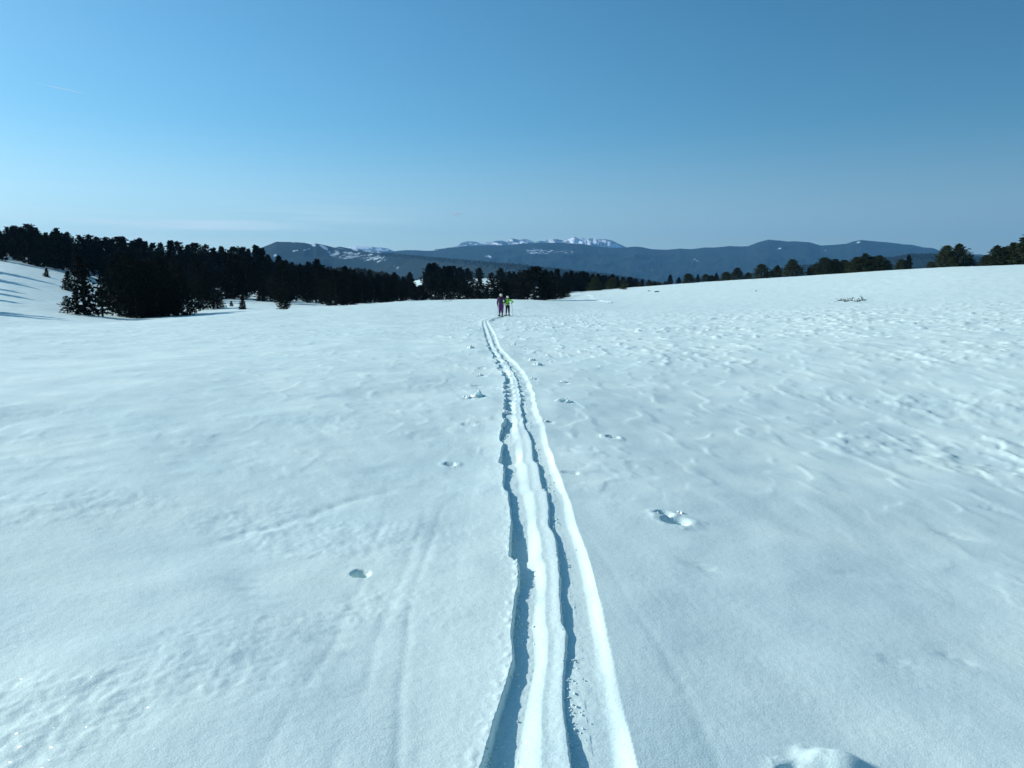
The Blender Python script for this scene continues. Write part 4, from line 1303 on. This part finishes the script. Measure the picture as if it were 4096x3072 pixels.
def person(name, label, loc, H, hands, jacket_m, trouser_m, glove_m, bulk, feet_dx, face_down, jl, backpack_straps):
    """hands: (right-of-image hand, left-of-image hand) in units of standing height; facing -Y"""
    k = H
    e = empty(name, loc, label=label, category="person")
    foot = [Vector((-feet_dx, 0.01, 0.045)), Vector((feet_dx, -0.03, 0.045))]
    hip = Vector((0, 0.0, 0.54)); chest = Vector((0, -0.01, 0.72)); neck = Vector((0, -0.01, 0.835)); head = Vector((0, -0.035, 0.915))
    sh = [Vector((-0.105, 0, 0.795)), Vector((0.105, 0, 0.795))]
    hj = [Vector((-0.052, 0, 0.50)), Vector((0.052, 0, 0.50))]
    kn = [Vector((-feet_dx * 0.92, -0.05, 0.275)), Vector((feet_dx * 0.95, -0.06, 0.275))]
    el = []
    for i, hd in enumerate(hands):
        mid = (sh[i] + hd) / 2
        out = Vector((-1 if i == 0 else 1, 0.25, -0.15))
        d = (hd - sh[i]).length
        bend = math.sqrt(max(0, 0.175 ** 2 - (d / 2) ** 2)) if d / 2 < 0.175 else 0.0
        el.append(mid + out.normalized() * bend)
    # body: one continuous figure
    V = [hip, chest, neck, head - Vector((0, 0, 0.03)), head + Vector((0, 0, 0.035)), sh[0], el[0], hands[0], sh[1], el[1], hands[1], hj[0], kn[0], foot[0], hj[1], kn[1], foot[1]]
    Rr = [(.058, .042), (.070, .045), .030, (.040, .048), (.042, .050), .034, .022, .016, .034, .022, .016, .042, .030, .020, .042, .030, .020]
    E = [(0, 1), (1, 2), (2, 3), (3, 4), (1, 5), (5, 6), (6, 7), (1, 8), (8, 9), (9, 10), (0, 11), (11, 12), (12, 13), (0, 14), (14, 15), (15, 16)]
    mesh_obj("body", skin_mesh("body", [v * k for v in V], E, [tuple(q * k for q in r) if isinstance(r, tuple) else r * k for r in Rr], 2), M_SKIN, parent=e)
    # face: nose, brow, eyes, mouth, ears
    bm = bmesh.new()
    fc = head + Vector((0, -0.046, 0.0 - 0.01 * face_down))
    tube(bm, [(fc + Vector((0, 0.004, 0.012))) * k, (fc + Vector((0, -0.010, -0.006))) * k, (fc + Vector((0, 0.0, -0.012))) * k], [.004 * k, .008 * k, .005 * k], 6)
    mesh_obj("nose", bm_mesh("nose", bm), M_SKIN, parent=e)
    for s in (-1, 1):
        bm = bmesh.new(); bmesh.ops.create_icosphere(bm, subdivisions=2, radius=0.0065 * k)
        for vt in bm.verts: vt.co += (fc + Vector((0.016 * s, 0.004, 0.012))) * k
        mesh_obj("eye", bm_mesh("eye", bm), M_BLACK, parent=e)
        bm = bmesh.new(); bmesh.ops.create_icosphere(bm, subdivisions=2, radius=0.014 * k)
        for vt in bm.verts: vt.co = Vector((vt.co.x * 0.4, vt.co.y * 0.7, vt.co.z * 1.2)) + (head + Vector((0.045 * s, 0.0, -0.005))) * k
        mesh_obj("ear", bm_mesh("ear", bm), M_SKIN, parent=e)
    bm = bmesh.new()
    tube(bm, [(fc + Vector((-0.013, 0.006, -0.024))) * k, (fc + Vector((0, 0.002, -0.026))) * k, (fc + Vector((0.013, 0.006, -0.024))) * k], [.003 * k] * 3, 5)
    mesh_obj("mouth", bm_mesh("mouth", bm), simple_mat("lips", (0.30, 0.12, 0.10)), parent=e)
    # hair at the nape and sides
    bm = bmesh.new(); bmesh.ops.create_uvsphere(bm, u_segments=16, v_segments=10, radius=1.0)
    for vt in bm.verts:
        c = vt.co
        vt.co = Vector((c.x * 0.053, c.y * 0.054 + 0.010, c.z * 0.055 - 0.012)) * k + head * k
    bmesh.ops.delete(bm, geom=[v for v in bm.verts if v.co.y < (head.y - 0.012) * k], context='VERTS')
    mesh_obj("hair", bm_mesh("hair", bm), M_HAIR, parent=e)
    # knitted cap, tilted down over the brow
    bm = bmesh.new(); bmesh.ops.create_uvsphere(bm, u_segments=20, v_segments=14, radius=1.0)
    for vt in bm.verts:
        c = vt.co
        z = c.z if c.z > 0 else c.z * 0.45
        rib = 1 + 0.02 * math.cos(10 * math.atan2(c.y, c.x))
        vt.co = Vector((c.x * 0.066 * rib, c.y * 0.070 * rib, z * 0.074)) * k + (head + Vector((0, -0.014 - 0.008 * face_down, 0.020 - 0.012 * face_down))) * k
    mesh_obj("cap", bm_mesh("cap", bm), M_CAPW, parent=e)
    # jacket: torso and sleeves
    b_ = bulk
    hem = Vector((0, 0, jl))
    wr = [hands[i] + (el[i] - hands[i]).normalized() * 0.03 for i in (0, 1)]
    V = [hem, Vector((0, 0, 0.62)), chest, Vector((0, 0, 0.80)), neck - Vector((0, 0, 0.005)), sh[0], el[0], wr[0], sh[1], el[1], wr[1]]
    Rr = [(.098 * b_, .070 * b_), (.094 * b_, .070 * b_), (.100 * b_, .072 * b_), (.075 * b_, .055 * b_), .040, .050 * b_, .040 * b_, .031 * b_, .050 * b_, .040 * b_, .031 * b_]
    E = [(0, 1), (1, 2), (2, 3), (3, 4), (3, 5), (5, 6), (6, 7), (3, 8), (8, 9), (9, 10)]
    mesh_obj("jacket", skin_mesh("jacket", [v * k for v in V], E, [tuple(q * k for q in r) if isinstance(r, tuple) else r * k for r in Rr], 2), jacket_m, parent=e)
    # trousers
    ank = [foot[i] + Vector((0, 0, 0.05)) for i in (0, 1)]
    V = [Vector((0, 0, 0.585)), hj[0] - Vector((0, 0, .01)), kn[0], ank[0], hj[1] - Vector((0, 0, .01)), kn[1], ank[1]]
    Rr = [(.092, .072), .070 * b_, .054 * b_, .044 * b_, .070 * b_, .054 * b_, .044 * b_]
    E = [(0, 1), (1, 2), (2, 3), (0, 4), (4, 5), (5, 6)]
    mesh_obj("trousers", skin_mesh("trousers", [v * k for v in V], E, [tuple(q * k for q in r) if isinstance(r, tuple) else r * k for r in Rr], 2), trouser_m, parent=e)
    # boots
    for i in (0, 1):
        f = foot[i]
        V = [f + Vector((0, .02, .075)), f + Vector((0, .018, 0.0)), f + Vector((0, -.045, -.008)), f + Vector((0, -.095, -.014))]
        mesh_obj("boot", skin_mesh("boot", [v * k for v in V], [(0, 1), (1, 2), (2, 3)], [.045 * k, .040 * k, .034 * k, .026 * k], 1), M_BLACK, parent=e)
    # gloves with five fingers closed round the pole grip
    for i in (0, 1):
        h = hands[i]
        fw = (h - el[i]).normalized()
        side = Vector((0, -1, 0)); inn = Vector((1 if i == 0 else -1, 0, 0))
        V = [h - fw * 0.02, h, h + fw * 0.022]; Rr = [.017, .020, .019]; E = [(0, 1), (1, 2)]
        for q, (off, ln) in enumerate(((0.014, .026), (0.005, .030), (-0.005, .028), (-0.014, .022))):
            b = len(V)
            base = h + fw * 0.026 + side * off
            V += [base, base + fw * ln * 0.6, base + fw * ln * 0.7 + inn * ln * 0.55, base + fw * ln * 0.2 + inn * ln * 0.8]
            Rr += [.0065, .0062, .006, .0055]
            E += [(2, b), (b, b + 1), (b + 1, b + 2), (b + 2, b + 3)]
        b = len(V)
        V += [h + side * 0.02 + inn * 0.006, h + side * 0.028 + inn * 0.020 + fw * .01, h + side * 0.020 + inn * 0.03 + fw * .018]
        Rr += [.0075, .007, .006]
        E += [(1, b), (b, b + 1), (b + 1, b + 2)]
        mesh_obj("glove", skin_mesh("glove", [v * k for v in V], E, [r * k for r in Rr], 1, 1), glove_m, parent=e)
    return e, [h * k for h in hands], [f * k for f in foot]


def pole(base_loc, hand, tip, label):
    """ski pole from the hand to the snow; grip, shaft, basket, strap"""
    e = empty("ski_pole", tip, label=label, category="ski pole", group=None)
    top = hand - tip
    d = top.normalized()
    bm = bmesh.new(); tube(bm, [Vector((0, 0, 0)) - d * 0.05, d * 0.1, top], [0.004, 0.009, 0.011], 8)
    mesh_obj("shaft", bm_mesh("shaft", bm), M_POLE, parent=e)
    bm = bmesh.new(); tube(bm, [top - d * 0.07, top - d * 0.02, top + d * 0.05, top + d * 0.07], [0.015, 0.019, 0.018, 0.012], 8)
    mesh_obj("grip", bm_mesh("grip", bm), M_BLACK, parent=e)
    bm = bmesh.new(); tube(bm, [d * 0.055, d * 0.065, d * 0.075], [0.045, 0.055, 0.02], 12)
    mesh_obj("basket", bm_mesh("basket", bm), M_BLACK, parent=e)
    return e


def ski(center, yaw, label, length=1.7):
    n = 24
    X, Y, Z = [], [], []
    rows = []
    for i in range(n + 1):
        s = i / n
        y = -0.95 + length * s
        w = 0.050 + 0.010 * (2 * abs(s - 0.5)) ** 2
        if s < 0.12: w *= math.sqrt(max(0.02, 1 - ((0.12 - s) / 0.12) ** 2))
        if s > 0.97: w *= 0.8
        z = 0.10 * max(0, (0.16 - s) / 0.16) ** 2
        rows.append((y, w, z))
    bm = bmesh.new()
    vs = []
    for (y, w, z) in rows:
        vs.append([bm.verts.new((-w, y, z)), bm.verts.new((w, y, z)), bm.verts.new((w, y, z + 0.014)), bm.verts.new((-w, y, z + 0.014))])
    for a, b in zip(vs[:-1], vs[1:]):
        for q in range(4):
            bm.faces.new((a[q], a[(q + 1) % 4], b[(q + 1) % 4], b[q]))
    bm.faces.new(vs[0]); bm.faces.new(vs[-1][::-1])
    e = empty("ski", center, label=label, category="ski")
    e.rotation_euler = (0, 0, yaw)
    mesh_obj("board", bm_mesh("board", bm, False), M_SKI, parent=e)
    bm = bmesh.new()
    bmesh.ops.create_cube(bm, size=1.0)
    for vt in bm.verts: vt.co = Vector((vt.co.x * 0.07, vt.co.y * 0.30, vt.co.z * 0.02 + 0.025))
    bmesh.ops.bevel(bm, geom=bm.edges[:], offset=0.004, segments=1)
    mesh_obj("binding", bm_mesh("binding", bm, False), M_POLE, parent=e)


def g_at(u, Y):
    a = ray(u, 315)[0]
    x = a * Y
    return Vector((x, Y, float(snow_z(x, Y)[0])))


P1 = g_at(501.0, 61.5); H1 = 1.71
P2 = g_at(507.6, 63.0); H2 = 1.55
e1, h1, f1 = person("person", "purple-clad skier in a white cap, taller and left of the pair, looking down", P1 + Vector((0, 0, 0.02)), H1,
                    [Vector((-0.155, -0.03, 0.455)), Vector((0.13, -0.12, 0.56))], M_PURPLE, M_PURPLE2, M_BLACK, 1.14, 0.060, 1.0, 0.50, False)
e2, h2, f2 = person("person", "skier in neon green jacket and black trousers, right of the pair, head down", P2 + Vector((0, 0, 0.02)), H2,
                    [Vector((-0.13, -0.09, 0.56)), Vector((0.215, -0.08, 0.635))], M_GREEN, M_BLACK, M_BLACK, 0.98, 0.070, 1.0, 0.52, True)


def on_snow(p):
    return Vector((p.x, p.y, float(snow_z(p.x, p.y)[0])))


b1, b2 = P1 + Vector((0, 0, .02)), P2 + Vector((0, 0, .02))
pole(b1, b1 + h1[0], on_snow(b1 + h1[0] + Vector((0.03, -0.05, 0))), "thin ski pole in the gloved hand of the purple skier, image left")
pole(b1, b1 + h1[1], on_snow(b1 + h1[1] + Vector((0.02, 0.30, 0))), "ski pole held between the two skiers by the purple one")
pole(b2, b2 + h2[1], on_snow(b2 + h2[1] + Vector((0.075, 0.02, 0))), "upright ski pole at the raised arm of the green skier, image right")
pole(b2, b2 + h2[0], on_snow(b2 + h2[0] + Vector((0.13, -0.06, 0))), "slanting ski pole crossing the lower leg of the green skier")
ski(on_snow(b1 + f1[0]) + Vector((0, 0, .008)), R(-4), "dark ski under the purple skier's foot nearer the lone pole")
ski(on_snow(b1 + f1[1]) + Vector((0, 0, .008)), R(-2), "dark ski under the purple skier's foot nearer the green skier")
ski(on_snow(b2 + f2[0]) + Vector((0, 0, .008)), R(-6), "dark ski under the green skier's foot nearer the purple skier")
ski(on_snow(b2 + f2[1]) + Vector((0, 0, .008)), R(4), "dark ski under the green skier's foot farther from the purple skier")


def backpack(b, k, label, mat):
    e = empty("backpack", b, label=label, category="backpack")
    bm = bmesh.new(); bmesh.ops.create_cube(bm, size=1.0)
    for vt in bm.verts: vt.co = Vector((vt.co.x * 0.165, vt.co.y * 0.085 + 0.115, vt.co.z * 0.27 + 0.71)) * k
    bmesh.ops.bevel(bm, geom=bm.edges[:], offset=0.03 * k, segments=3)
    mesh_obj("bag", bm_mesh("bag", bm), mat, parent=e)
    for s in (-1, 1):
        bm = bmesh.new()
        pts = [Vector((0.052 * s, 0.075, 0.83)), Vector((0.058 * s, 0.02, 0.858)), Vector((0.060 * s, -0.070, 0.82)), Vector((0.062 * s, -0.098, 0.74)), Vector((0.076 * s, -0.090, 0.65)), Vector((0.098 * s, -0.01, 0.61)), Vector((0.09 * s, 0.06, 0.60))]
        tube(bm, [p * k for p in pts], [0.015 * k] * 7, 6)
        mesh_obj("shoulder_strap", bm_mesh("shoulder_strap", bm), mat, parent=e)
    bm = bmesh.new()
    ring = []
    for q in range(19):
        a = -math.pi / 2 + 2 * math.pi * q / 18
        ring.append(Vector((0.112 * math.cos(a), 0.094 * math.sin(a), 0.60)) * k)
    tube(bm, ring, [0.012 * k] * 19, 5)
    mesh_obj("hip_belt", bm_mesh("hip_belt", bm), mat, parent=e)


backpack(b2, H2, "black backpack whose straps and hip belt cross the neon green jacket", M_BLACK)
backpack(b1, H1, "dark backpack worn by the purple skier, straps over the shoulders", simple_mat("dark_violet_pack", (0.03, 0.015, 0.045)))

# ------------------------------------------------------------------ clouds and vapour trail, outside the haze
def puff(name, center, rad, dens, label, scale, tilt=0.0, kindcat="cloud", aniso=0.2, lo=0.4):
    bm = bmesh.new(); bmesh.ops.create_icosphere(bm, subdivisions=4, radius=1.0)
    m = bm_mesh(name, bm)
    mat = bpy.data.materials.new(name + "_vapour"); mat.use_nodes = True
    nt = mat.node_tree; nt.nodes.clear()
    L = nt.links.new
    out = nt.nodes.new("ShaderNodeOutputMaterial"); vol = nt.nodes.new("ShaderNodeVolumePrincipled")
    tc = nt.nodes.new("ShaderNodeTexCoord")
    ln = nt.nodes.new("ShaderNodeVectorMath"); ln.operation = 'LENGTH'; L(tc.outputs["Object"], ln.inputs[0])
    mr = nt.nodes.new("ShaderNodeMapRange"); mr.inputs[1].default_value = 1.0; mr.inputs[2].default_value = 0.15
    mr.interpolation_type = 'SMOOTHSTEP'
    L(ln.outputs["Value"], mr.inputs[0])
    n = nt.nodes.new("ShaderNodeTexNoise"); n.inputs["Scale"].default_value = scale; n.inputs["Detail"].default_value = 4
    L(tc.outputs["Object"], n.inputs["Vector"])
    m2 = nt.nodes.new("ShaderNodeMapRange"); m2.inputs[1].default_value = lo; m2.inputs[2].default_value = 0.68
    L(n.outputs["Fac"], m2.inputs[0])
    mu = nt.nodes.new("ShaderNodeMath"); mu.operation = 'MULTIPLY'; L(mr.outputs[0], mu.inputs[0]); L(m2.outputs[0], mu.inputs[1])
    mu2 = nt.nodes.new("ShaderNodeMath"); mu2.operation = 'MULTIPLY'; L(mu.outputs[0], mu2.inputs[0]); mu2.inputs[1].default_value = dens
    L(mu2.outputs[0], vol.inputs["Density"])
    vol.inputs["Color"].default_value = (1, 1, 1, 1)
    vol.inputs["Anisotropy"].default_value = aniso
    L(vol.outputs[0], out.inputs["Volume"])
    m.materials.append(mat)
    o = mesh_obj(name, m, label=label, category=kindcat)
    o.location = center
    o.scale = rad
    o.rotation_euler = (0, tilt, 0)
    return o


c = pix(456.5, 213.5, 24000); puff("cloud", c, (260, 300, 120), 0.0080, "small pale cloud low in the sky left of centre, the clearest of three", 2.2)
c = pix(484, 213, 24000); puff("cloud", c, (190, 250, 70), 0.0026, "very faint small cloud right of the clearest one", 2.5)
c = pix(561, 210, 24000); puff("cloud", c, (160, 250, 70), 0.0028, "very faint slanting cloud wisp right of centre", 2.5, tilt=R(-35))
# vapour trail
a_, b_ = pix(37, 83.2, 21000), pix(88, 94.3, 23500)
cc = (a_ + b_) / 2
dvec = (b_ - a_)
tr = puff("vapour_trail", cc, (dvec.length / 2 * 1.35, 20, 20), 0.020, "thin white vapour trail slanting across the upper left sky", 3.0, kindcat="vapour trail", lo=0.1)
tr.rotation_mode = 'QUATERNION'
tr.rotation_quaternion = dvec.to_track_quat('X', 'Z')

# ------------------------------------------------------------------ haze
def haze():
    x0, x1, y0, y1, z0, z1 = -15500, 15500, -1800, 20600, -660, 1330
    co = [(x0, y0, z0), (x1, y0, z0), (x1, y1, z0), (x0, y1, z0), (x0, y0, z1), (x1, y0, z1), (x1, y1, z1), (x0, y1, z1)]
    fa = [(0, 3, 2, 1), (4, 5, 6, 7), (0, 1, 5, 4), (1, 2, 6, 5), (2, 3, 7, 6), (3, 0, 4, 7)]
    m = tri_mesh("haze", co, fa)
    mat = bpy.data.materials.new("air_haze"); mat.use_nodes = True
    nt = mat.node_tree; nt.nodes.clear()
    out = nt.nodes.new("ShaderNodeOutputMaterial"); vol = nt.nodes.new("ShaderNodeVolumePrincipled")
    vol.inputs["Color"].default_value = (0.22, 0.58, 1.0, 1)
    vol.inputs["Density"].default_value = 3.9e-5
    vol.inputs["Anisotropy"].default_value = 0.1
    nt.links.new(vol.outputs[0], out.inputs["Volume"])
    m.materials.append(mat)
    mesh_obj("haze", m, kind="stuff", label="thin blue haze of the air over the whole valley", category="haze")


haze()
